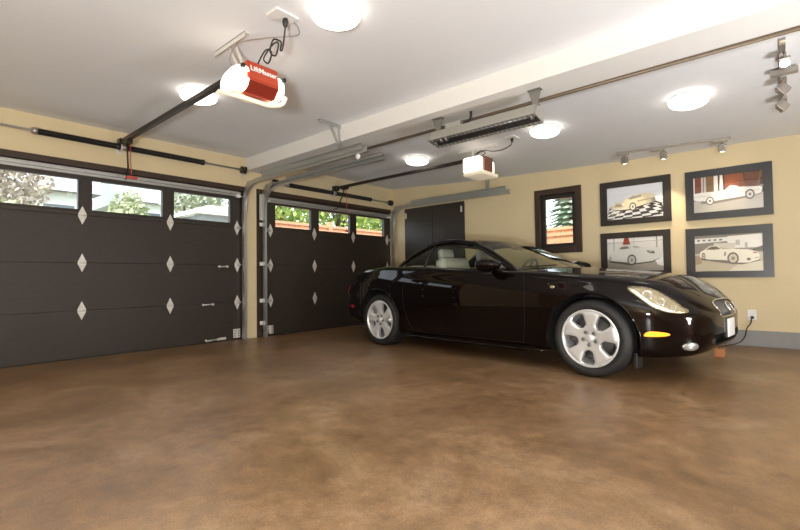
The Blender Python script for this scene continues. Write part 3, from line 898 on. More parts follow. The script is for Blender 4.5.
obj('track_rail', sloped_bar(ceil_pt(5.786, 4.63), ceil_pt(5.778, 5.99), 0.034, 0.022), NICKEL, tl2, world=True)
obj('power_feed', sloped_bar(ceil_pt(5.705, 5.13, 0.02), ceil_pt(5.875, 5.13, 0.02), 0.06, 0.04), NICKEL, tl2, world=True)
for y in (4.90, 5.33, 5.76):
    obj('adapter', sloped_bar(ceil_pt(5.785, y-0.07, 0.02), ceil_pt(5.785, y+0.07, 0.02), 0.044, 0.024), NICKEL, tl2, world=True)
spot_head(tl2, 5.795, 4.80, CZ(5.8, 4.8)-0.105, (0.0, -0.85, -0.5), 3.0, top=CZ(5.8, 4.8)-0.03)
spot_head(tl2, 5.782, 5.27, CZ(5.8, 5.27)-0.125, (0.55, 0.15, -0.65), top=CZ(5.8, 5.27)-0.03)
spot_head(tl2, 5.775, 5.65, CZ(5.8, 5.65)-0.125, (0.55, 0.15, -0.65), top=CZ(5.8, 5.65)-0.03)

# ================================================================== OUTLET + CORD
t = thing('wall_outlet', 'white wall outlet low on the yellow wall in front of the car', 'outlet', (5.447, WY, 0.35))
obj('cover_plate', box(-0.04, -0.008, -0.06, 0.04, -0.0003, 0.06, bev=0.003), PLASTIC, t)
for z in (-0.025, 0.025):
    obj('socket', box(-0.016, -0.011, z-0.014, 0.016, -0.007, z+0.014, bev=0.003), PLASTIC, t)
bm = cord(bmesh.new(), [(5.45, 6.90, 0.325), (5.445, 6.86, 0.31), (5.435, 6.84, 0.26), (5.40, 6.83, 0.20), (5.385, 6.80, 0.12), (5.34, 6.74, 0.055), (5.25, 6.62, 0.03), (5.13, 6.45, 0.012), (4.98, 6.25, 0.008)], 0.006, 60)
c_ = obj('charger_cord', bm, BLACKP)
tag(c_, 'black cord hanging from the wall outlet down behind the car', 'cord')
obj('plug', lathe(bmesh.new(), [(0, 0.0), (0.014, 0.0), (0.017, 0.02), (0.008, 0.035)], 12, 'Y', (5.45, 6.885, 0.325)), BLACKP, c_)

# ================================================================== PICTURES
def picture(x0, x1, z0, z1, mx, mz0, mz1, shapes, label, fm):
    yb = WY
    t = thing('framed_picture', label, 'picture', ((x0+x1)/2, WY, z0), 0, 'framed car photographs')
    bm = bmesh.new()
    ix0, ix1, iz0, iz1 = x0+mx, x1-mx, z0+mz0, z1-mz1
    for a in ((x0, z0, ix0, z1), (ix1, z0, x1, z1), (ix0, z0, ix1, iz0), (ix0, iz1, ix1, z1)):
        bbox(bm, a[0], yb-0.030, a[1], a[2], yb-0.0005, a[3])
    obj('frame', bm, fm, t, world=True)
    mats = []; idx = {}
    bm = bmesh.new()
    bbox(bm, ix0, yb-0.018, iz0, ix1, yb-0.006, iz1)
    def midx(c):
        if c not in idx:
            idx[c] = len(mats); mats.append(mat('print_ink', c, 0.35))
        return idx[c]
    for f in bm.faces: f.material_index = midx(shapes[0])
    for k, (c, pts) in enumerate(shapes[1:]):
        yy = yb-0.0182-0.00012*(k+1)
        # clip to the print
        P = [(lerp(ix0, ix1, min(1, max(0, u))), yy, lerp(iz0, iz1, min(1, max(0, v)))) for u, v in pts]
        Q = []
        for p in P:
            if not Q or (Vector(p)-Vector(Q[-1])).length > 1e-5: Q.append(p)
        if len(Q) > 2:
            f = bm.faces.new([bm.verts.new(p) for p in Q]); f.material_index = midx(c)
    obj('print', bm, mats, t, world=True, recalc=False)
    obj('glazing', box(ix0, yb-0.0245, iz0, ix1, yb-0.0235, iz1), glass_mat('picture_glass', (1, 1, 1), 1.42), t, world=True)
    return t

def ell(cx, cy, rx, ry, n=20, a0=0.0, a1=2*PI):
    return [(cx+rx*math.cos(a0+(a1-a0)*i/n), cy+ry*math.sin(a0+(a1-a0)*i/n)) for i in range(n+(0 if a1-a0 > 6.2 else 1))]
def wheel(cx, cy, rx, ry, tire=(0.04, 0.035, 0.03), hub=(0.62, 0.58, 0.50)):
    return [(tire, ell(cx, cy, rx, ry)), (hub, ell(cx, cy, rx*0.72, ry*0.72)), ((0.25, 0.22, 0.19), ell(cx, cy, rx*0.3, ry*0.3))]

# 1: vintage car on a chequered floor
CR, CRD, DK, WH = (0.80, 0.72, 0.52), (0.50, 0.40, 0.24), (0.03, 0.026, 0.022), (0.85, 0.85, 0.84)
s1 = [(0.82, 0.84, 0.90), (WH, [(0, 0), (1, 0), (1, 0.50), (0, 0.42)])]
cols = 9
for r in range(6):
    v0, v1 = 0.46*(1-r/6)**1.4, 0.46*(1-(r+1)/6)**1.4
    for c in range(-3, cols+3):
        if (c+r) % 2 == 0:
            def X(cc, v): return 0.5+(cc-cols/2)*(0.185-0.13*v/0.46)+0.12*(0.46-v)
            s1.append((DK, [(X(c, v0), v0), (X(c+1, v0), v0+0.02), (X(c+1, v1), v1+0.02), (X(c, v1), v1)]))
s1 += [(DK, [(0.10, 0.30), (0.30, 0.24), (0.52, 0.27), (0.86, 0.46), (0.80, 0.55), (0.15, 0.40)]),
       (CR, [(0.08, 0.36), (0.09, 0.46), (0.16, 0.52), (0.30, 0.54), (0.36, 0.62), (0.46, 0.70), (0.66, 0.73), (0.80, 0.72), (0.86, 0.64), (0.88, 0.52), (0.86, 0.45), (0.60, 0.36), (0.42, 0.29), (0.30, 0.28), (0.14, 0.30)]),
       ((0.35, 0.31, 0.24), [(0.38, 0.61), (0.47, 0.68), (0.64, 0.70), (0.62, 0.63), (0.44, 0.58)]),
       (CRD, [(0.12, 0.40), (0.30, 0.38), (0.31, 0.46), (0.15, 0.48)]),
       ((0.86, 0.82, 0.70), [(0.10, 0.32), (0.32, 0.30), (0.36, 0.34), (0.11, 0.37)]),
       (WH, ell(0.13, 0.46, 0.025, 0.045)), (WH, ell(0.30, 0.45, 0.025, 0.045)), (CRD, [(0.56, 0.48), (0.80, 0.54), (0.82, 0.58), (0.56, 0.53)])]
s1 += wheel(0.475, 0.355, 0.062, 0.13, (0.10, 0.085, 0.06), (0.82, 0.78, 0.66)) + wheel(0.84, 0.50, 0.03, 0.075)
picture(3.845, 4.690, 1.49, 2.08, 0.090, 0.075, 0.085, s1, 'framed photo of a vintage car on a chequered floor, upper left of the four', FRAMEB)
# 2: white convertible before red curtains
RB, RBD = (0.20, 0.045, 0.016), (0.075, 0.022, 0.010)
s2 = [RBD, (RB, [(0.0, 0.3), (0.16, 0.3), (0.16, 1), (0.0, 1)]), ((0.80, 0.78, 0.74), [(0.0, 0.4), (0.02, 0.4), (0.02, 1), (0, 1)]),
      ((0.66, 0.62, 0.58), [(0.12, 0.45), (0.145, 0.45), (0.145, 1), (0.12, 1)]), ((0.60, 0.55, 0.5), [(0.155, 0.45), (0.20, 0.45), (0.19, 1), (0.16, 1)]),
      ((0.24, 0.13, 0.05), [(0.2, 0.4), (0.32, 0.4), (0.32, 1), (0.2, 1)]),
      ((0.88, 0.84, 0.78), [(0.31, 0.45), (0.37, 0.45), (0.37, 1), (0.31, 1)]), ((0.92, 0.88, 0.8), [(0.39, 0.45), (0.45, 0.45), (0.44, 1), (0.40, 1)]),
      ((0.30, 0.075, 0.022), [(0.47, 0.45), (0.80, 0.4), (0.72, 1), (0.47, 1)]), ((0.16, 0.05, 0.025), [(0.78, 0.4), (0.92, 0.4), (0.98, 0.97), (0.75, 1)]),
      ((0.22, 0.12, 0.04), [(0.92, 0.55), (0.95, 0.6), (0.995, 1), (0.97, 1)]),
      ((0.56, 0.51, 0.43), [(0, 0), (1, 0), (1, 0.42), (0, 0.34)]), ((0.25, 0.21, 0.17), [(0.10, 0.25), (0.30, 0.22), (0.82, 0.31), (0.99, 0.38), (0.97, 0.42), (0.12, 0.32)]),
      ((0.93, 0.90, 0.85), [(0.0, 0.37), (0.0, 0.55), (0.12, 0.57), (0.36, 0.56), (0.50, 0.57), (0.60, 0.57), (0.63, 0.63), (0.80, 0.60), (0.97, 0.58), (0.99, 0.50), (0.97, 0.40), (0.90, 0.37), (0.62, 0.34), (0.34, 0.30), (0.20, 0.31), (0.05, 0.34)]),
      ((0.84, 0.80, 0.74), [(0.46, 0.57), (0.55, 0.69), (0.64, 0.66), (0.70, 0.58)]), ((0.75, 0.70, 0.62), [(0.0, 0.44), (0.3, 0.44), (0.95, 0.48), (0.95, 0.5), (0.3, 0.47), (0, 0.46)])]
s2 += wheel(0.245, 0.31, 0.062, 0.12, (0.20, 0.17, 0.14), (0.86, 0.83, 0.78)) + wheel(0.82, 0.39, 0.066, 0.135, (0.12, 0.09, 0.07), (0.8, 0.76, 0.7))
picture(4.843, 5.670, 1.475, 2.068, 0.085, 0.085, 0.085, s2, 'framed photo of a white convertible before red curtains, upper right of the four', FRAMEM)
# 3: pale coupe from behind, red triangle
G1, G2 = (0.55, 0.55, 0.52), (0.66, 0.66, 0.63)
s3 = [(0.72, 0.71, 0.68), ((0.36, 0.34, 0.31), [(0, 0), (1, 0), (1, 0.30), (0, 0.36)]), ((0.86, 0.85, 0.82), [(0, 0.88), (1, 0.90), (1, 1), (0, 1)]), ((0.45, 0.42, 0.38), [(0.0, 0.86), (1, 0.88), (1, 0.90), (0, 0.88)]),
      ((0.30, 0.29, 0.27), [(0.12, 0.6), (0.135, 0.6), (0.135, 1), (0.12, 1)]), ((0.36, 0.33, 0.30), [(0.88, 0.6), (0.905, 0.6), (0.905, 1), (0.88, 1)]), ((0.5, 0.48, 0.45), [(0.49, 0.7), (0.50, 0.7), (0.50, 1), (0.49, 1)]),
      ((0.36, 0.035, 0.02), [(0.29, 0.80), (0.43, 0.80), (0.40, 1.0), (0.32, 1.0)]), ((0.20, 0.02, 0.015), [(0.29, 0.80), (0.43, 0.80), (0.425, 0.84), (0.295, 0.84)]),
      ((0.10, 0.09, 0.08), [(0.04, 0.27), (0.40, 0.17), (0.80, 0.24), (0.97, 0.34), (0.9, 0.4), (0.05, 0.38)]),
      (G2, [(0.03, 0.34), (0.03, 0.52), (0.08, 0.60), (0.17, 0.66), (0.24, 0.76), (0.34, 0.79), (0.50, 0.77), (0.60, 0.70), (0.70, 0.70), (0.92, 0.68), (0.96, 0.56), (0.95, 0.38), (0.80, 0.28), (0.55, 0.24), (0.36, 0.26), (0.10, 0.31)]),
      ((0.17, 0.16, 0.15), [(0.22, 0.67), (0.27, 0.74), (0.36, 0.755), (0.43, 0.69), (0.30, 0.66)]), ((0.42, 0.40, 0.38), [(0.45, 0.73), (0.52, 0.76), (0.63, 0.69), (0.52, 0.68)]),
      ((0.13, 0.12, 0.12), [(0.72, 0.60), (0.84, 0.58), (0.86, 0.50), (0.78, 0.51), (0.73, 0.55)]), (G1, [(0.76, 0.585), (0.81, 0.575), (0.81, 0.55), (0.76, 0.56)]),
      ((0.80, 0.79, 0.77), [(0.86, 0.30), (1.0, 0.40), (1.0, 0.12), (0.9, 0.18)])]
s3 += wheel(0.45, 0.33, 0.082, 0.165, (0.09, 0.085, 0.08), (0.55, 0.54, 0.52)) + wheel(0.05, 0.36, 0.018, 0.09)
picture(3.838, 4.670, 0.80, 1.39, 0.083, 0.075, 0.08, s3, 'framed photo of a pale coupe below a red triangle, lower left of the four', FRAMEB)
# 4: white sedan before an arcaded white building
s4 = [(0.56, 0.53, 0.47), ((0.24, 0.22, 0.19), [(0, 0.5), (1, 0.5), (1, 1), (0, 1)]), ((0.58, 0.50, 0.36), [(0, 0), (1, 0), (1, 0.42), (0, 0.44)]), ((0.74, 0.68, 0.54), [(0.5, 0.0), (1, 0.0), (1, 0.26), (0.7, 0.24)]),
      ((0.42, 0.30, 0.19), [(0, 0.18), (0.10, 0.22), (0.10, 0.44), (0, 0.44)]),
      ((0.82, 0.81, 0.77), [(0, 0.78), (0.5, 0.82), (0.5, 0.93), (0, 0.92)]), ((0.84, 0.82, 0.77), [(0.5, 0.62), (1, 0.62), (1, 0.98), (0.5, 0.95)]), ((0.66, 0.62, 0.54), [(0.28, 0.64), (0.6, 0.60), (0.62, 0.76), (0.3, 0.78)])]
for k in range(5): s4.append(((0.16, 0.14, 0.12), [(0.04+k*0.085, 0.84), (0.08+k*0.085, 0.845), (0.085+k*0.085, 0.89), (0.035+k*0.085, 0.885)]))
s4 += [((0.50, 0.47, 0.42), [(0.62, 0.7), (0.68, 0.7), (0.68, 0.84), (0.62, 0.84)]), ((0.46, 0.44, 0.4), [(0.75, 0.6), (0.79, 0.6), (0.79, 0.76), (0.75, 0.76)]), ((0.06, 0.06, 0.055), [(0.84, 0.54), (1, 0.52), (1, 0.66), (0.88, 0.60)]),
       ((0.14, 0.12, 0.10), [(0.10, 0.32), (0.45, 0.22), (0.70, 0.17), (0.97, 0.27), (0.9, 0.36), (0.12, 0.4)]),
       ((0.90, 0.85, 0.72), [(0.07, 0.40), (0.08, 0.54), (0.16, 0.62), (0.23, 0.70), (0.34, 0.715), (0.44, 0.64), (0.60, 0.60), (0.80, 0.57), (0.92, 0.50), (0.955, 0.40), (0.94, 0.29), (0.80, 0.22), (0.66, 0.22), (0.46, 0.30), (0.20, 0.33), (0.13, 0.36)]),
       ((0.12, 0.10, 0.08), [(0.17, 0.61), (0.24, 0.68), (0.33, 0.695), (0.40, 0.61), (0.28, 0.595)]), ((0.50, 0.44, 0.34), [(0.36, 0.69), (0.44, 0.64), (0.58, 0.60), (0.42, 0.60)]),
       ((0.20, 0.17, 0.14), [(0.44, 0.42), (0.465, 0.42), (0.475, 0.52), (0.455, 0.53)]), ((0.40, 0.10, 0.06), [(0.86, 0.50), (0.92, 0.49), (0.91, 0.46), (0.86, 0.47)]),
       ((0.16, 0.14, 0.13), ell(0.80, 0.31, 0.03, 0.04)), ((0.52, 0.48, 0.40), [(0.88, 0.35), (0.94, 0.37), (0.94, 0.34), (0.88, 0.32)])]
s4 += wheel(0.575, 0.345, 0.085, 0.165, (0.13, 0.11, 0.09), (0.66, 0.60, 0.48)) + wheel(0.13, 0.42, 0.03, 0.10)
picture(4.832, 5.657, 0.778, 1.372, 0.092, 0.075, 0.092, s4, 'framed photo of a white sedan before an arcaded building, lower right of the four', FRAMEM)
# ================================================================== CAR
# car axes: x forward, y to the car's left, z up; origin on the ground midway between the axles; s = distance behind the front axle
GRILM = mat('grey_grille_mesh', (0.16, 0.155, 0.15), 0.4, metal=0.5)
WBH = 1.294
def fs(s):
    if s > 3.0: return 3.0+(s-3.0)*0.93
    return s if s > -0.40 else -0.40+(s+0.40)*0.83       # nose shortening
def fu(u): return -fs(-u)
CAR_A = -math.radians(5.75)
car = thing('car', 'glossy black cherry two-door coupe parked along the yellow back wall', 'car', (3.338, 5.205, 0.0), CAR_A)
TR, TW = 0.314, 0.235

PLAN = [(-0.848, 0.03), (-0.845, 0.25), (-0.825, 0.45), (-0.760, 0.62), (-0.63, 0.725), (-0.45, 0.815), (-0.2, 0.872), (0.1, 0.893), (0.5, 0.893), (1.3, 0.905), (2.1, 0.915), (2.6, 0.912), (2.95, 0.880), (3.2, 0.825), (3.40, 0.745), (3.52, 0.63), (3.585, 0.46), (3.61, 0.25), (3.615, 0.03)]
T_ZB = [(-0.84, 0.30), (-0.78, 0.235), (-0.65, 0.20), (-0.45, 0.185), (-0.2, 0.175), (0.44, 0.165), (2.12, 0.165), (2.7, 0.20), (3.1, 0.24), (3.4, 0.27), (3.62, 0.33)]
T_ZM = [(-0.84, 0.47), (-0.6, 0.47), (0.0, 0.52), (1.0, 0.55), (2.2, 0.60), (2.9, 0.62), (3.4, 0.58), (3.62, 0.54)]
T_ZS = [(-0.87, 0.495), (-0.84, 0.515), (-0.76, 0.560), (-0.65, 0.620), (-0.45, 0.700), (-0.2, 0.765), (0.1, 0.800), (0.5, 0.835), (0.92, 0.868), (1.5, 0.900), (1.94, 0.922), (2.5, 0.940), (2.9, 0.915), (3.2, 0.850), (3.4, 0.775), (3.52, 0.69), (3.62, 0.58)]
T_ZC = [(-0.87, 0.52), (-0.84, 0.560), (-0.80, 0.605), (-0.72, 0.668), (-0.60, 0.748), (-0.45, 0.818), (-0.2, 0.855), (0.1, 0.882), (0.45, 0.912), (0.9, 0.93), (1.6, 0.945), (2.3, 0.975), (2.8, 0.982), (3.1, 0.960), (3.3, 0.925), (3.45, 0.865), (3.55, 0.78), (3.62, 0.61)]
T_YS = [(-0.84, 0.80), (-0.6, 0.86), (-0.2, 0.915), (0.5, 0.94), (2.0, 0.94), (2.8, 0.925), (3.3, 0.90), (3.62, 0.85)]

def half_section(s, ym):
    zb, zm, zs, zc = interp(T_ZB, s), interp(T_ZM, s), interp(T_ZS, s), interp(T_ZC, s)
    ys = interp(T_YS, s)
    k = [(0.0, zb), (0.45*ym, zb), (0.84*ym, zb+0.004), (0.955*ym, zb+0.035), (0.985*ym, lerp(zb, zm, 0.42)), (ym, zm),
         (0.992*ym, lerp(zm, zs, 0.45)), (lerp(ys, 0.985, 0.45)*ym, lerp(zm, zs, 0.82)), (ys*ym, zs), (ys*ym*0.93, lerp(zs, zc, 0.36)), (ys*ym*0.76, lerp(zs, zc, 0.62)), (ys*ym*0.42, lerp(zs, zc, 0.90)), (0.0, zc)]
    return spline(k, 45)

for _t in (PLAN, T_ZB, T_ZM, T_ZS, T_ZC, T_YS):
    _t[:] = [(fs(a), b) for a, b in _t]
plan = [(p.x, p.y) for p in spline([(a, b, 0) for a, b in PLAN], 150)]
rows = []
for s, ym in plan:
    hs = half_section(s, max(0.012, ym))
    ring = [(WBH-s, -p.x, p.y) for p in hs] + [(WBH-s, p.x, p.y) for p in reversed(hs[1:-1])]
    rows.append(ring)
bm = bmesh.new()
V = grid_faces(bm, rows, closed_u=True)
bm.faces.new(V[0]); bm.faces.new(V[-1])
bmesh.ops.recalc_face_normals(bm, faces=bm.faces)
BODY_BVH = BVHTree.FromBMesh(bm)

def on_side(x, z, side=-1):
    h = BODY_BVH.ray_cast(Vector((x, side*3.0, z)), Vector((0, -side, 0)))
    return (h[0], h[1]) if h[0] is not None else (Vector((x, side*0.9, z)), Vector((0, side, 0)))
def on_front(y, z):
    h = BODY_BVH.ray_cast(Vector((4.0, y, z)), Vector((-1, 0, 0)))
    return (h[0], h[1]) if h[0] is not None else (Vector((2.1, y, z)), Vector((1, 0, 0)))
def on_rear(y, z):
    h = BODY_BVH.ray_cast(Vector((-4.0, y, z)), Vector((1, 0, 0)))
    return (h[0], h[1]) if h[0] is not None else (Vector((-2.2, y, z)), Vector((-1, 0, 0)))
def on_top(x, y):
    h = BODY_BVH.ray_cast(Vector((x, y, 3.0)), Vector((0, 0, -1)))
    return (h[0], h[1]) if h[0] is not None else (Vector((x, y, 0.9)), Vector((0, 0, 1)))

def skin_patch(fn, poly, off=0.004, rim=-0.012, rings=7, bulge=0.0):
    """a closed outline laid on the body by fn(a, b), raised by off with its edge turned in"""
    n = len(poly)
    cx = sum(p[0] for p in poly)/n; cy = sum(p[1] for p in poly)/n
    bm = bmesh.new()
    rr = []
    for k in range(rings+1):
        f = 1-k/rings
        row = []
        for a, b in poly:
            u, v = cx+(a-cx)*f, cy+(b-cy)*f
            p, nn = fn(u, v)
            row.append(p+nn*(off+bulge*math.sqrt(max(0, 1-f*f))))
            if f == 0: break
        rr.append(row)
    edge = []
    for a, b in poly:
        p, nn = fn(a, b); edge.append(p+nn*rim)
    E0 = [bm.verts.new(p) for p in edge]
    prev = E0
    for row in rr[:-1]:
        cur = [bm.verts.new(p) for p in row]
        for i in range(n):
            f_ = bm.faces.new((prev[i], prev[(i+1) % n], cur[(i+1) % n], cur[i])); f_.smooth = True
        prev = cur
    c = bm.verts.new(rr[-1][0])
    for i in range(n):
        f_ = bm.faces.new((prev[i], prev[(i+1) % n], c)); f_.smooth = True
    return bm
def skin_line(fn, pts, r=0.003, off=0.0, n=40, closed=False):
    q = spline([(a, b, 0) for a, b in pts], n, closed)
    return tube(bmesh.new(), [fn(p.x, p.y)[0]+fn(p.x, p.y)[1]*off for p in q], r, 6, closed=closed)
def smooth_poly(pts, n=36):
    return [(p.x, p.y) for p in spline([(a, b, 0) for a, b in pts], n, True)]

# --- shell with wheel openings, cabin pit and air intakes cut away
me = bpy.data.meshes.new('body'); bm.to_mesh(me); bm.free()
body = bpy.data.objects.new('body', me); COL.objects.link(body)
me.materials.append(PAINT)
cutters = []
def cutter(bm, m):
    bmesh.ops.recalc_face_normals(bm, faces=bm.faces)
    me_ = bpy.data.meshes.new('cut'); bm.to_mesh(me_); bm.free(); me_.materials.append(m)
    o = bpy.data.objects.new('cut', me_); COL.objects.link(o); cutters.append(o)
    md = body.modifiers.new('cut', 'BOOLEAN'); md.operation = 'DIFFERENCE'; md.object = o; md.solver = 'EXACT'; md.material_mode = 'TRANSFER'
for x in (WBH, -WBH):
    R = 0.366 if x > 0 else 0.372
    for s in (-1, 1):
        ya, yb = (-1.2, -0.56) if s < 0 else (0.56, 1.2)
        cutter(lathe(bmesh.new(), [(0, ya), (R, ya), (R, yb), (0, yb)], 72, 'Y', (x, 0, 0.312)), WELL)
# cabin footprint
FOOT = [(0.50, 0.0), (0.55, 0.30), (0.68, 0.58), (0.82, 0.715), (1.2, 0.755), (1.8, 0.755), (2.25, 0.725), (2.47, 0.64), (2.70, 0.40), (2.77, 0.0)]
foot = [(WBH-s, -y) for s, y in FOOT] + [(WBH-s, y) for s, y in reversed(FOOT[1:-1])]
bm = bmesh.new(); prism(bm, [(x, y, 0.52) for x, y in foot], (0, 0, 0.8)); cutter(bm, CABIN)
# lower air intake and grille mouth
def front_pocket(poly, depth, m):
    bm = bmesh.new()
    prism(bm, [(on_front(y, z)[0].x-depth, y, z) for y, z in poly], (0.5, 0, 0))
    cutter(bm, m)
GRILLE = [(-0.29, 0.585), (-0.26, 0.525), (-0.20, 0.490), (0.20, 0.490), (0.26, 0.525), (0.29, 0.585), (0.18, 0.612), (-0.18, 0.612)]
LOWIN = [(-0.42, 0.36), (-0.36, 0.27), (0.36, 0.27), (0.42, 0.36)]
bm = bmesh.new(); prism(bm, [(on_front(y, z)[0].x-0.06, y, z) for y, z in GRILLE], (0.3, 0, 0)); cutter(bm, WELL)
bm = bmesh.new(); prism(bm, [(WBH+fu(0.70), y, z) for y, z in LOWIN], (0.3, 0, 0)); cutter(bm, WELL)
bpy.context.view_layer.update()
dg = bpy.context.evaluated_depsgraph_get()
nm = bpy.data.meshes.new_from_object(body.evaluated_get(dg))
body.modifiers.clear(); body.data = nm; nm.name = 'body'
for o in cutters: bpy.data.objects.remove(o)
for p in nm.polygons: p.use_smooth = True
nm.set_sharp_from_angle(angle=math.radians(38))
body.parent = car

# --- roof frame and glass
def L3(a, b, t): return Vector(a).lerp(Vector(b), t)
def P(s, y, z): return Vector((WBH-s, y, z))
NA = 24
WSB = spline([P(0.76, -0.735, 0.875), P(0.60, -0.45, 0.897), P(0.50, 0, 0.905), P(0.60, 0.45, 0.897), P(0.76, 0.735, 0.875)], NA)
WST = spline([P(1.36, -0.555, 1.178), P(1.27, -0.32, 1.207), P(1.23, 0, 1.218), P(1.27, 0.32, 1.207), P(1.36, 0.555, 1.178)], NA)
RRT = spline([P(2.03, -0.545, 1.198), P(2.14, -0.3, 1.226), P(2.19, 0, 1.234), P(2.14, 0.3, 1.226), P(2.03, 0.545, 1.198)], NA)
RRB = spline([P(2.47, -0.64, 0.965), P(2.70, -0.38, 0.985), P(2.76, 0, 0.99), P(2.70, 0.38, 0.985), P(2.47, 0.64, 0.965)], NA)
def ruled(A, B, n, bulge):
    rows = []
    for i in range(n+1):
        t = i/n
        row = []
        for k, (a, b) in enumerate(zip(A, B)):
            p = a.lerp(b, t)
            d = (b-a); nrm = Vector((-d.z, 0, d.x))
            if nrm.z < 0: nrm = -nrm
            nrm.normalize()
            w = math.sin(PI*t)
            row.append(p+nrm*bulge*w)
        rows.append(row)
    return rows
def sheet(rows, m, name, th=0.004):
    bm = bmesh.new(); grid_faces(bm, rows)
    return obj(name, bm, m, car)
sheet(ruled(WSB, WST, 14, 0.016), WSG, 'windshield')
sheet(ruled(RRT, RRB, 12, 0.030), CARG, 'rear_window')
roof_rows = []
ROOF_N = 14
for i in range(ROOF_N+1):
    t = i/ROOF_N
    roof_rows.append([a.lerp(b, t)+Vector((0, 0, 0.045*math.sin(PI*t)**0.9)) for a, b in zip(WST, RRT)])
bm = bmesh.new(); Vr = grid_faces(bm, roof_rows)
bmesh.ops.recalc_face_normals(bm, faces=bm.faces)
if bm.faces[len(bm.faces)//2].normal.z < 0: bmesh.ops.reverse_faces(bm, faces=bm.faces[:])
bmesh.ops.solidify(bm, geom=bm.faces[:], thickness=0.022)
# pillars
for sd in (-1, 1):
    e = 0 if sd < 0 else -1
    A = [WSB[e]+Vector((0.05, 0, -0.03))] + [ruled(WSB, WST, 14, 0.016)[i][e] for i in range(0, 15, 2)]
    tube(bm, spline(A, 26), [0.036-0.004*i/25 for i in range(26)], 10)
    rail = [row[e]+Vector((0, sd*0.006, -0.012)) for row in roof_rows]
    tube(bm, spline([A[-1]]+rail[1:], 30), 0.032, 10)
    # rear pillar: a blade between the side glass and the rear window
    Cin = [ruled(RRT, RRB, 12, 0.030)[i][e] for i in range(13)]
    top_o, bot_o = P(1.96, sd*0.572, 1.182), P(2.38, sd*0.735, 0.945)
    Cout = [top_o.lerp(bot_o, i/12)+Vector((0, sd*0.022, 0.016))*math.sin(PI*i/12) for i in range(13)]
    n0 = len(bm.faces)
    bb = bmesh.new()
    grid_faces(bb, [[Cin[i].lerp(Cout[i], k/6)+Vector((0, sd*0.014, 0.010))*math.sin(PI*k/6) for k in range(7)] for i in range(13)])
    bmesh.ops.recalc_face_normals(bb, faces=bb.faces)
    bmesh.ops.solidify(bb, geom=bb.faces[:], thickness=0.02)
    tmp_me = bpy.data.meshes.new('tmp'); bb.to_mesh(tmp_me); bb.free(); bm.from_mesh(tmp_me); bpy.data.meshes.remove(tmp_me)
obj('roof', bm, PAINT, car, sharp=50)
# side windows: belt line to roof rail, split by the quarter-window bar
for sd in (-1, 1):
    belt = [P(0.80, sd*0.760, 0.880), P(1.1, sd*0.778, 0.893), P(1.5, sd*0.782, 0.912), P(1.9, sd*0.772, 0.928), P(2.37, sd*0.735, 0.945)]
    topl = [P(0.83, sd*0.735, 0.905), P(1.10, sd*0.650, 1.060), P(1.40, sd*0.568, 1.177), P(1.7, sd*0.568, 1.206), P(1.96, sd*0.570, 1.178), P(2.18, sd*0.655, 1.07), P(2.37, sd*0.733, 0.952)]
    def side_sheet(a, b, name, n=16):
        B = spline(belt, 60); T = spline(topl, 60)
        def at_s(L, s):
            best = min(range(len(L)-1), key=lambda i: abs((WBH-L[i].x)-s) + (0 if (WBH-L[i].x) <= s+1e-6 else 1e-3))
            for i in range(len(L)-1):
                s0, s1 = WBH-L[i].x, WBH-L[i+1].x
                if s0 <= s <= s1: return L[i].lerp(L[i+1], (s-s0)/(s1-s0) if s1 > s0 else 0)
            return L[0] if s < WBH-L[0].x else L[-1]
        rows = []
        for k in range(n+1):
            s = lerp(a, b, k/n)
            p, q = at_s(B, max(s, 0.80)), at_s(T, s)
            rows.append([p.lerp(q, j/8)+Vector((0, sd*0.022, 0.0))*math.sin(PI*j/8)*min(1, (q.z-p.z)/0.2) for j in range(9)])
        return sheet(rows, CARG, name)
    side_sheet(0.835, 1.905, 'side_window')
    side_sheet(1.93, 2.37, 'quarter_window')
    bar_b = P(1.918, sd*0.772, 0.928); bar_t = P(1.918, sd*0.572, 1.185)
    obj('window_bar', tube(bmesh.new(), [bar_b, bar_b.lerp(bar_t, 0.5)+Vector((0, sd*0.022, 0)), bar_t], 0.013, 8), BLACKP, car)
    obj('belt_moulding', tube(bmesh.new(), spline([p+Vector((0, sd*0.008, -0.004)) for p in belt], 30), 0.011, 8), BLACKP, car)
obj('cowl_panel', (lambda b: (grid_faces(b, [[p+Vector((0.10, 0, -0.012+0.002)) for p in WSB], [p+Vector((-0.02, 0, 0.004)) for p in WSB]]), b)[1])(bmesh.new()), BLACKP, car)

# --- cabin
for sd in (-1, 1):
    yc_ = sd*0.37
    xs = WBH-1.78
    bm = soft_box(xs, yc_-0.25, 0.56, xs+0.15, yc_+0.25, 1.045, 0.06, -0.30)
    seat = obj('seat', bm, LEATHER, car)
    obj('headrest', soft_box(xs-0.19, yc_-0.12, 1.03, xs-0.10, yc_+0.12, 1.155, 0.04, -0.15), LEATHER, seat)
    obj('seat_cushion', soft_box(xs+0.05, yc_-0.25, 0.54, xs+0.55, yc_+0.25, 0.68, 0.05), LEATHER, seat)
obj('rear_bench', soft_box(WBH-2.46, -0.58, 0.54, WBH-2.25, 0.58, 0.96, 0.06, -0.1), LEATHER, car)
bm = bmesh.new()
grid_faces(bm, [[(p.x-0.03-0.50*t, p.y*(0.97), lerp(0.885, 0.80, t*t)+0.04*math.sin(PI*t)) for p in WSB] for t in [i/8 for i in range(9)]])
obj('dashboard', bm, DASHM, car)
sw = bmesh.new()
c = Vector((WBH-1.28, 0.37, 0.865)); n_ = Vector((-1, 0, 0.5)).normalized()
u_ = Vector((0, 1, 0)); v_ = n_.cross(u_)
tube(sw, [c+(u_*math.cos(a)+v_*math.sin(a))*0.18 for a in [2*PI*i/32 for i in range(32)]], 0.015, 8, closed=True)
for a in (0, PI, -PI/2): tube(sw, [c, c+(u_*math.cos(a)+v_*math.sin(a))*0.175], 0.016, 8)
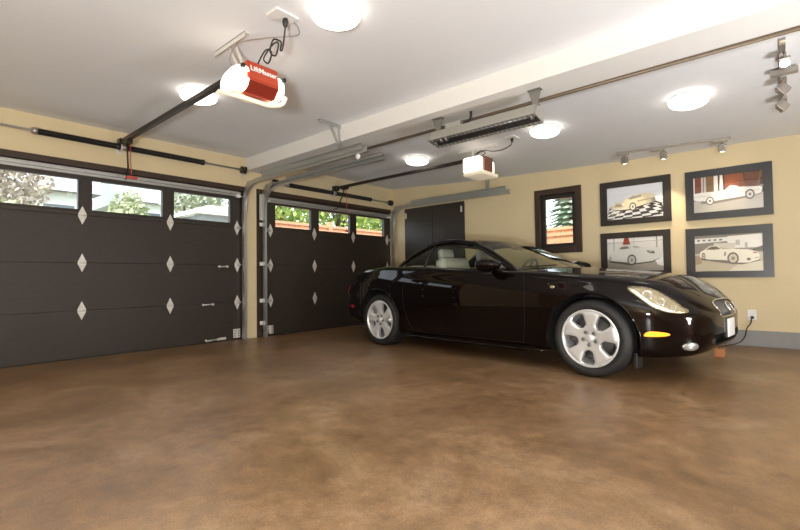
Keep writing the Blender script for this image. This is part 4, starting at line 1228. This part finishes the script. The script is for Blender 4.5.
lathe(sw, [(0, -0.03), (0.05, -0.03), (0.055, 0.0), (0, 0.015)], 16, 'X', c)
obj('steering_wheel', sw, CABIN, car)
obj('rear_view_mirror', soft_box(WBH-1.20, -0.11, 1.125, WBH-1.17, 0.11, 1.18, 0.012), BLACKP, car)

# --- wheels
def rim_mesh(R):
    """five broad flat spokes, lip and barrel; axis -Y is the outer face"""
    bm = bmesh.new()
    lathe(bm, [(R*0.90, 0.022), (R*0.925, 0.004), (R*0.965, -0.004), (R, 0.0), (R, 0.016), (R*0.955, 0.030), (R*0.93, 0.10), (R*0.90, 0.16)], 80, 'Y')
    nr, nc = 12, 10
    r0, r1 = R*0.13, R*0.925
    for k in range(5):
        th = PI/2+2*PI*k/5
        rows = []
        for i in range(nr+1):
            t = i/nr; r = lerp(r0, r1, t)
            hw_hub = PI/5
            if t < 0.36: half = hw_hub
            else:
                q = (t-0.36)/0.64
                w = lerp(0.48, 0.33, min(1, q*4.5)**0.7)+0.16*max(0, q-0.86)/0.14
                half = min(hw_hub, w)
            y = -0.004+0.022*(1-t)**1.5 if t < 0.9 else -0.004+0.008*(t-0.9)/0.1
            row = []
            for j in range(nc+1):
                u = -1+2*j/nc
                a = th+half*u
                edge = 0.010*max(0, abs(u)-0.72)/0.28 if t >= 0.36 else 0.0
                row.append((r*math.cos(a), y+edge, r*math.sin(a)))
            rows.append(row)
        rows2 = [[(x, y+0.035, z) for x, y, z in row] for row in rows]
        grid_faces(bm, rows)
        # spoke flanks
        for jj in (0, nc):
            i0 = 4
            grid_faces(bm, [[rows[i][jj] for i in range(i0, nr+1)], [rows2[i][jj] for i in range(i0, nr+1)]])
    return bm
def tire_mesh(R, rin, w):
    prof = [(rin*0.985, 0.018), (rin+0.004, 0.004), (lerp(rin, R, 0.35), -0.006), (lerp(rin, R, 0.7), -0.004), (R-0.018, 0.008), (R-0.006, 0.022), (R, 0.045)]
    for k in range(1, 4):
        g = w*k/4
        prof += [(R, g-0.006), (R-0.008, g-0.003), (R-0.008, g+0.003), (R, g+0.006)]
    prof += [(R, w-0.04), (R-0.006, w-0.02), (R-0.02, w), (rin, w)]
    return lathe(bmesh.new(), prof, 80, 'Y')
RIMR = 0.234
for xw in (WBH, -WBH):
    for sd in (-1, 1):
        Mx = Matrix.Translation((xw, sd*0.875, TR)) @ (Matrix.Identity(4) if sd < 0 else Matrix.Rotation(PI, 4, 'Z')) @ Matrix.Rotation(math.radians(5 if xw > 0 else -8), 4, 'Y')
        b_ = tire_mesh(TR, RIMR, TW); b_.transform(Mx); obj('tire', b_, TIREM, car)
        b_ = rim_mesh(RIMR); b_.transform(Mx); rim = obj('rim', b_, RIMM, car, sharp=35)
        b_ = lathe(bmesh.new(), [(RIMR*0.90, 0.165), (RIMR*0.2, 0.165), (0, 0.165)], 40, 'Y'); b_.transform(Mx); obj('rim_barrel', b_, RIMD, car)
        b_ = lathe(bmesh.new(), [(0, 0.075), (0.07, 0.075), (0.07, 0.085), (0.165, 0.085), (0.165, 0.11), (0, 0.11)], 40, 'Y'); b_.transform(Mx); obj('brake_disc', b_, DISCM, car)
        b_ = soft_box(-0.19, 0.06, -0.06, -0.10, 0.12, 0.09, 0.015); b_.transform(Mx); obj('brake_caliper', b_, RIMD, car)
        b_ = lathe(bmesh.new(), [(0, -0.004), (0.018, -0.004), (0.030, 0.0), (0.033, 0.006), (0.033, 0.03)], 28, 'Y'); b_.transform(Mx); obj('center_cap', b_, RIMM, rim)
        for k in range(5):
            a = PI/2+2*PI*(k+0.5)/5
            b_ = lathe(bmesh.new(), [(0.0115, 0.018), (0.0115, -0.001), (0.008, -0.006), (0, -0.007)], 6, 'Y', (0.057*math.cos(a), 0.006, 0.057*math.sin(a)), smooth=False)
            lathe(b_, [(0.013, 0.012), (0.0185, 0.006), (0.0195, 0.014)], 16, 'Y', (0.057*math.cos(a), 0.004, 0.057*math.sin(a)))
            b_.transform(Mx); obj('lug_nut', b_, RIMD, rim)
    # arch lips
for xw, R in ((WBH, 0.366), (-WBH, 0.372)):
    for sd in (-1, 1):
        pts = []
        for i in range(41):
            a = math.radians(-18)+math.radians(216)*i/40
            x, z = xw+(R+0.006)*math.cos(a), 0.312+(R+0.006)*math.sin(a)
            p, n = on_side(x, z, sd); pts.append(p+n*-0.004)
        obj('arch_lip', tube(bmesh.new(), pts, 0.010, 8), PAINT, car)

# --- lamps, mirror, handles, trim (both sides)
HL = [(fu(a), b_) for a, b_ in [(0.272, 0.722), (0.36, 0.728), (0.45, 0.705), (0.545, 0.655), (0.64, 0.588), (0.70, 0.545), (0.655, 0.535), (0.57, 0.542), (0.46, 0.580), (0.37, 0.640)]]
for sd in (-1, 1):
    fn = lambda u, v, sd=sd: on_side(WBH+u, v, sd)
    poly = smooth_poly(HL, 44)
    hl = obj('headlight', skin_patch(fn, poly, 0.003, -0.01), HLIN, car)
    obj('headlight_lens', skin_patch(fn, poly, 0.010, -0.004, bulge=0.004), LCLR, hl)
    STP = smooth_poly([(fu(0.285), 0.716), (fu(0.335), 0.700), (fu(0.40), 0.640), (fu(0.475), 0.590), (fu(0.56), 0.556), (fu(0.62), 0.545), (fu(0.57), 0.545), (fu(0.465), 0.584), (fu(0.38), 0.638)], 36)
    obj('silver_trim', skin_patch(fn, STP, 0.0065, -0.001), HLST, hl)
    for (u, v, r) in ((fu(0.41), 0.672, 0.040), (fu(0.51), 0.622, 0.036), (fu(0.60), 0.573, 0.024)):
        p, n = fn(u, v)
        b_ = lathe(bmesh.new(), [(r, 0.002), (r*0.94, 0.006), (r*0.85, 0.005), (r*0.55, 0.002), (0, 0.001)], 20)
        b_.transform(Matrix.Translation(p) @ n.to_track_quat('Z', 'Y').to_matrix().to_4x4())
        obj('reflector_bowl', b_, CHROME, hl)
    MK = smooth_poly([(0.40, 0.380), (0.425, 0.396), (0.47, 0.398), (0.53, 0.391), (0.55, 0.380), (0.53, 0.368), (0.47, 0.361), (0.40, 0.362)], 28)
    obj('side_marker_light', skin_patch(fn, MK, 0.006, -0.006), AMBER, car)
    RM = smooth_poly([(-3.17, 0.470), (-3.17, 0.435), (-3.30, 0.435), (-3.30, 0.470)], 20)
    obj('rear_marker_light', skin_patch(fn, [(u, v) for u, v in RM], 0.005, -0.006), REDL, car)
    TLp = smooth_poly([(sd*0.72, 0.70), (sd*0.70, 0.61), (sd*0.52, 0.60), (sd*0.42, 0.66), (sd*0.48, 0.74), (sd*0.62, 0.75)], 30)
    obj('tail_light', skin_patch(on_rear, TLp, 0.006, -0.006), REDL, car)
    FG = [(0.50*sd+0.052*math.cos(a), 0.305+0.040*math.sin(a)) for a in [2*PI*i/24 for i in range(24)]]
    FG = [(0.655*sd+0.042*math.cos(a), 0.290+0.030*math.sin(a)) for a in [2*PI*i/24 for i in range(24)]]
    obj('fog_light', skin_patch(on_front, FG, 0.006, -0.02, bulge=0.006), FOGM, car)
    TH = [(0.43*sd+0.024*math.cos(a), 0.315+0.022*math.sin(a)) for a in [2*PI*i/16 for i in range(16)]]
    obj('tow_cover', skin_patch(on_front, TH, 0.003, -0.01), WELL, car)
    # side turn repeater
    p, n = fn(-0.30, 0.722)
    obj('turn_repeater', skin_patch(fn, [(-0.31+0.022*math.cos(a), 0.728+0.013*math.sin(a)) for a in [2*PI*i/16 for i in range(16)]], 0.006, -0.004, bulge=0.004), HLIN, car)
    # door outline
    obj('door_seam', skin_line(fn, [(-0.60, 0.83), (-0.575, 0.70), (-0.575, 0.45), (-0.60, 0.26), (-0.66, 0.225), (-1.2, 0.22), (-1.90, 0.225), (-2.02, 0.27), (-2.10, 0.45), (-2.13, 0.62), (-2.12, 0.80), (-2.09, 0.90)], 0.0028, -0.0017, 90), SEAM, car)
    obj('bumper_seam', skin_line(fn, [(0.32, 0.46), (0.34, 0.55), (0.42, 0.60)], 0.0022, -0.0017, 20), SEAM, car)
    obj('rear_bumper_seam', skin_line(fn, [(-2.98, 0.42), (-3.0, 0.56), (-3.1, 0.60), (-3.3, 0.61), (-3.45, 0.61)], 0.0022, -0.0017, 30), SEAM, car)
    # door handle
    hp = []
    for i in range(13):
        t = i/12; p, n = fn(lerp(-1.99, -1.79, t), lerp(0.790, 0.786, t)); hp.append(p+n*(0.004+0.026*math.sin(PI*t)**0.5))
    obj('door_handle', tube(bmesh.new(), hp, [0.010+0.005*math.sin(PI*i/12) for i in range(13)], 10), PAINT, car)
    p, n = fn(-1.89, 0.787)
    cup = skin_patch(fn, [(-1.90+0.055*math.cos(a), 0.787+0.026*math.sin(a)) for a in [2*PI*i/20 for i in range(20)]], 0.001, -0.004)
    obj('handle_cup', cup, SEAM, car)
    # wing mirror
    mir = bmesh.new()
    rows = []
    for i in range(15):
        u = i/14
        r = math.sin(PI*min(1, 0.05+u*0.95)**0.8)**0.55 if u < 1 else 0.0
        ry, rz_ = 1.0, 1.0
        x = WBH-0.975+lerp(0.0, 0.20, u)
        prof = max(0.03, 1-u**2.8)**0.5*(0.93+0.07*math.sin(PI*min(1, u*2.0)))
        rows.append([(x, sd*(0.965+0.110*prof*math.cos(2*PI*k/20)), 0.935+0.070*prof*math.sin(2*PI*k/20)) for k in range(20)])
    Vm = grid_faces(mir, rows, closed_u=True)
    mir.faces.new(Vm[0]); mir.faces.new(Vm[-1])
    tube(mir, [(WBH-0.86, sd*0.775, 0.862), (WBH-0.87, sd*0.83, 0.872), (WBH-0.89, sd*0.90, 0.895)], [0.040, 0.030, 0.028], 10)
    mo = obj('wing_mirror', mir, PAINT, car, sharp=50)
    obj('mirror_glass', lathe(bmesh.new(), [(0, 0), (0.05, 0.0), (0.054, 0.003)], 20, 'X', (WBH-0.979, sd*0.965, 0.935)), CHROME, mo)
    # sill skirt
    sk = tube(bmesh.new(), [(WBH-s, sd*interp([(0.38, 0.845), (0.6, 0.868), (1.3, 0.876), (2.2, 0.882)], s), 0.166) for s in [0.38+0.0925*i for i in range(21)]], [0.004+0.014*min(1, min(i, 20-i)/3) for i in range(21)], 8)
    obj('side_skirt', sk, PAINT, car)
    obj('air_dam_flap', box(WBH+0.30, sd*0.72-0.06, 0.10, WBH+0.33, sd*0.72+0.06, 0.22, bev=0.006), BLACKP, car)
# bonnet and boot shut lines
for sd in (-1, 1):
    obj('bonnet_seam', tube(bmesh.new(), [on_top(WBH-s, sd*y)[0] for s, y in [(p.x, p.y) for p in spline([(0.80, 0.76, 0), (0.5, 0.765, 0), (0.1, 0.745, 0), (-0.25, 0.68, 0), (-0.5, 0.55, 0), (-0.66, 0.36, 0)], 40)]], 0.0026, 6), SEAM, car)
    obj('boot_seam', tube(bmesh.new(), [on_top(WBH-s, sd*y)[0] for s, y in [(p.x, p.y) for p in spline([(2.62, 0.66, 0), (2.9, 0.68, 0), (3.2, 0.65, 0), (3.42, 0.58, 0)], 30)]], 0.0026, 6), SEAM, car)
    wl = []
    for k in range(10):
        t = k/9; p = WSB[8 if sd < 0 else 14].lerp(WSB[2 if sd < 0 else 19], t); wl.append(p+Vector((-0.02, 0, 0.03)))
    obj('wiper', tube(bmesh.new(), wl, 0.007, 6), BLACKP, car)
# grille: frame, mesh, emblem
gx = WBH+fu(0.80)
def gfx(y, z): return on_front(y, z)[0].x-0.012
bm = bmesh.new()
for k in range(11):
    z = lerp(0.498, 0.600, k/10); w_ = interp([(0.48, 0.18), (0.525, 0.25), (0.585, 0.28), (0.612, 0.18)], z)
    tube(bm, [(gfx(w_*(q/3-1), z), w_*(q/3-1), z) for q in range(7)], 0.0028, 5)
for k in range(25):
    y = lerp(-0.26, 0.26, k/24); zl = 0.492+0.10*max(0, abs(y)-0.2)*4/1.2; zh = 0.606-0.10*max(0, abs(y)-0.18)
    tube(bm, [(gfx(y, lerp(zl, zh, q/3))+0.002, y, lerp(zl, zh, q/3)) for q in range(4)], 0.0028, 5)
gr = obj('grille', bm, GRILM, car)
bm = bmesh.new()
GP = smooth_poly([(a*1.02, 0.545+(b-0.545)*1.04) for a, b in GRILLE], 60)
tube(bm, [on_front(a, b)[0] for a, b in GP], 0.0055, 8, closed=True)
obj('grille_surround', bm, CHROME, car)
bm = tube(bmesh.new(), [(gfx(0, 0.55)+0.02-0.55*0.05*math.sin(a), 0.068*math.cos(a), 0.55+0.046*math.sin(a)) for a in [2*PI*i/36 for i in range(36)]], 0.0075, 8, closed=True)
tube(bm, [(gfx(0, 0.55)-0.002, 0.012, 0.582), (gfx(0, 0.55)+0.03, -0.022, 0.532), (gfx(0, 0.55)+0.03, 0.042, 0.532)], 0.0065, 8)
obj('emblem', bm, CHROME, gr)
pl = soft_box(WBH+fu(0.842)+0.008, -0.100, 0.315, WBH+fu(0.842)+0.020, 0.130, 0.462, 0.006)
lp = obj('license_plate', pl, WHITEM, car)
obj('plate_holder', box(WBH+fu(0.825), -0.106, 0.31, WBH+fu(0.845)+0.007, 0.136, 0.467, bev=0.006), BLACKP, lp)
bm = bmesh.new()
for k in range(5):
    z = 0.28+0.018*k; tube(bm, [(WBH+fu(0.71), -0.39, z), (WBH+fu(0.745), 0, z), (WBH+fu(0.71), 0.39, z)], 0.004, 5)
obj('intake_bars', bm, BLACKP, car)
obj('antenna', tube(bmesh.new(), [on_top(WBH-3.05, 0.55)[0], on_top(WBH-3.05, 0.55)[0]+Vector((-0.03, 0, 0.05))], [0.008, 0.004], 8), BLACKP, car)
for sd in (-1, 1):
    obj('exhaust_tip', tube(bmesh.new(), [(WBH-3.30, sd*0.45, 0.265), (WBH-3.60, sd*0.45, 0.265)], 0.034, 16), CHROME, car)

# orange wooden block on the floor behind the bumper
tag(obj('wood_block', box(5.19, 5.88, 0.0, 5.275, 6.0, 0.08, bev=0.008), WOODO), 'small orange wooden block on the floor under the car\'s front bumper', 'block')

# ================================================================== OUTSIDE
struct('ground', box(-60, -30, -0.5, -0.3, 50, -0.12), LAWN)
struct('driveway', box(-7.5, -1.5, -0.14, -0.225, 7.4, -0.02), DRIVE)
struct('ground_north', box(-0.3, WY+0.2, -0.5, 30, 45, -0.14), LAWN)

def leaf_cloud(blobs, n, size, seed):
    rnd = random.Random(seed)
    bm = bmesh.new()
    tot = sum(b[3]*b[4]*b[5] for b in blobs)
    for (cx, cy, cz, rx, ry, rz) in blobs:
        for _ in range(int(n*rx*ry*rz/tot)+1):
            while True:
                d = Vector((rnd.gauss(0, 1), rnd.gauss(0, 1), rnd.gauss(0, 1)))
                if d.length > 0.01: break
            d.normalize()
            k = rnd.uniform(0.55, 1.04)
            c = Vector((cx+d.x*rx*k, cy+d.y*ry*k, cz+d.z*rz*k))
            a = Vector((rnd.uniform(-1, 1), rnd.uniform(-1, 1), rnd.uniform(-1, 1))).normalized()
            b = a.orthogonal().normalized(); q = rnd.uniform(0.7, 1.3)*size
            v = [bm.verts.new(c+a*q), bm.verts.new(c+b*q*0.5), bm.verts.new(c-a*q), bm.verts.new(c-b*q*0.5)]
            bm.faces.new(v)
    return bm
def tree(x, y, h, r, m, label, seed, zc=None, group='trees outside the garage', n=2600, size=0.10):
    rnd = random.Random(seed)
    t = thing('tree', label, 'tree', (x, y, -0.12), 0, group)
    zc = zc or h*0.65
    blobs = [(0, 0, zc, r*0.8, r*0.8, (h-zc)*0.95)]
    for k in range(7):
        a = rnd.uniform(0, 2*PI)
        blobs.append((r*0.55*math.cos(a), r*0.55*math.sin(a), zc+rnd.uniform(-0.35, 0.45)*(h-zc), r*0.5, r*0.5, (h-zc)*0.45))
    obj('foliage', leaf_cloud(blobs, n, size, seed), m, t, recalc=False)
    bm = tube(bmesh.new(), [(0, 0, 0), (0.04, 0.02, zc*0.5), (0, 0, zc)], [r*0.10, r*0.075, r*0.04], 8)
    for k in range(4):
        a = k*PI/2+0.4
        tube(bm, [(0, 0, zc*0.7), (r*0.3*math.cos(a), r*0.3*math.sin(a), zc), (r*0.55*math.cos(a), r*0.55*math.sin(a), zc*1.2)], [r*0.05, r*0.035, r*0.015], 6)
    obj('trunk', bm, BARK, t)
    return t
def conifer(x, y, h, r, label, seed):
    rnd = random.Random(seed)
    t = thing('conifer', label, 'tree', (x, y, -0.14), 0)
    bm = bmesh.new()
    for k in range(34):
        z = lerp(h*0.08, h*0.98, k/33); R = r*(1-k/34)**0.85+0.06
        nb = 13
        for j in range(nb):
            a = 2*PI*j/nb+k*0.7+rnd.uniform(-0.15, 0.15)
            d = Vector((math.cos(a), math.sin(a), -0.22)); L = R*rnd.uniform(0.8, 1.12)
            for q in range(7):
                c = Vector((0, 0, z))+d*L*(0.15+0.85*(q+1)/7)
                s_ = Vector((-math.sin(a), math.cos(a), 0))*0.13*(1.15-q/7)
                o_ = d.normalized()*0.12
                bm.faces.new([bm.verts.new(c-s_), bm.verts.new(c+o_), bm.verts.new(c+s_), bm.verts.new(c-o_*0.5+Vector((0, 0, 0.04)))])
    obj('foliage', bm, CONIF, t, recalc=False)
    obj('trunk', tube(bmesh.new(), [(0, 0, 0), (0, 0, h*0.96)], [0.11, 0.015], 8), BARK, t)
def fence(a, b, z0, z1, label, cap=True):
    a, b = Vector((*a, 0)), Vector((*b, 0)); d = (b-a); L = d.length; d.normalize(); nrm = Vector((-d.y, d.x, 0))
    t = thing('wooden_fence', label, 'fence', (*((a+b)/2).xy, z0), 0, 'cedar board fences outside')
    bm = bmesh.new(); w = 0.14; n = int(L/w)
    for k in range(n):
        c0 = a+d*(k*w+0.006); c1 = a+d*((k+1)*w-0.006)
        prism(bm, [(*c0.xy, z0), (*c1.xy, z0), (*c1.xy, z1), (*c0.xy, z1)], nrm*0.02)
    obj('board_panel', bm, FENCEM, t, world=True)
    for z in (z0+0.25, z1-0.12, z1):
        p = [(a+Vector((0, 0, z-0.03))), (b+Vector((0, 0, z-0.03))), (b+Vector((0, 0, z+0.03))), (a+Vector((0, 0, z+0.03)))]
        obj('rail', prism(bmesh.new(), [q-nrm*0.04 for q in p], nrm*0.04), FENCEM, t, world=True)
    k = 0.0
    while k <= L:
        c = a+d*k
        bm = box(c.x-0.055, c.y-0.055, z0, c.x+0.055, c.y+0.055, z1+0.12, bev=0.006)
        obj('post', bm, FENCEM, t, world=True); k += 2.2
    return t
# side fence seen through the far door's windows and the back window
fence((-3.0, 5.7), (-3.0, 12.6), -0.12, 2.13, 'cedar board fence seen through the windows of the door behind the car')
fence((-0.5, 10.2), (5.2, 9.5), -0.14, 1.82, 'cedar board fence seen low in the small back window')
conifer(1.75, 11.6, 4.3, 1.15, 'pale green conifer beyond the fence in the small back window', 3)
tree(-5.4, 8.0, 5.4, 1.42, LEAF, 'bright leafy tree beyond the fence in the leftmost window of the far door', 11, size=0.09, n=3600)
tree(-6.2, 11.1, 5.6, 1.45, LEAF, 'bright leafy tree beyond the fence in the middle window of the far door', 12, size=0.09, n=3600)
tree(-7.0, 14.4, 6.2, 1.6, LEAF, 'bright leafy tree beyond the fence in the rightmost window of the far door', 13, size=0.10, n=3600)
# in front of the near door: bank, hedge, shrubs and houses up the street
struct('street_bank', prism(bmesh.new(), [(-9.0, -12, -0.12), (-20, -12, 2.4), (-44, -12, 4.2), (-44, -12, -0.4), (-9.0, -12, -0.4)], (0, 40, 0)), LAWN)
def house(x, y, z, wx, wy, hw, hr, label):
    t = thing('house', label, 'house', (x, y, z), 0, 'pale houses up the street')
    obj('wall', box(-wx/2, -wy/2, -0.6, wx/2, wy/2, hw), HWALL, t)
    bm = prism(bmesh.new(), [(-wx/2-0.4, -wy/2-0.5, hw-0.05), (wx/2+0.4, -wy/2-0.5, hw-0.05), (0, -wy/2-0.5, hw+hr)], (0, wy+1.0, 0))
    obj('roof', bm, HROOF, t)
    for k in range(3):
        yy = -wy/2+wy*(k+0.5)/3
        f = obj('window', box(wx/2-0.02, yy-0.55, hw*0.35, wx/2+0.05, yy+0.55, hw*0.8), HWALL, t)
        obj('pane', box(wx/2+0.05, yy-0.47, hw*0.38, wx/2+0.06, yy+0.47, hw*0.77), HGLASS, f)
    return t
house(-17, 3.2, 1.9, 5, 4.6, 2.3, 1.3, 'pale house with grey roof seen in the leftmost window of the near door')
house(-20, 10.4, 2.4, 5, 4.4, 2.2, 1.4, 'white house with grey roof seen in the middle window of the near door')
t = thing('shed', 'low grey shed with white roof edge in the right window of the near door', 'shed', (-9.2, 8.0, -0.1))
obj('wall', box(-1.0, -0.95, -0.2, 1.0, 0.95, 3.05), HROOF, t)
obj('roof', prism(bmesh.new(), [(1.15, -1.2, 3.02), (1.15, 1.2, 3.02), (1.15, 0.75, 3.30), (1.15, -0.75, 3.30)], (-2.3, 0, 0)), HWALL, t)
def hedge(x, y, rx, ry, h, label, seed):
    t = thing('hedge', label, 'hedge', (x, y, -0.12), 0, 'hedges across the drive')
    obj('foliage', leaf_cloud([(0, 0, h*0.52, rx, ry, h*0.50)], 3000, 0.085, seed), HEDGE, t, recalc=False)
    obj('stem', tube(bmesh.new(), [(0, 0, -0.1), (0, 0, h*0.5)], 0.06, 8), BARK, t)
hedge(-9.6, 5.45, 0.75, 0.72, 3.62, 'round clipped green bush in the middle window of the near door', 21)
hedge(-8.6, 2.3, 0.6, 2.1, 2.88, 'long low hedge in the leftmost window of the near door', 22)
tree(-12.5, 2.5, 5.6, 1.6, RUSTL, 'rusty pale tree in the leftmost window of the near door', 31)
tree(-13.5, 9.2, 6.2, 1.5, PALEL, 'pale green tree in the right window of the near door', 32)
tree(-15.5, 14.2, 6.4, 1.7, PALEL, 'pale tree beside the shed at the right window edge of the near door', 33)
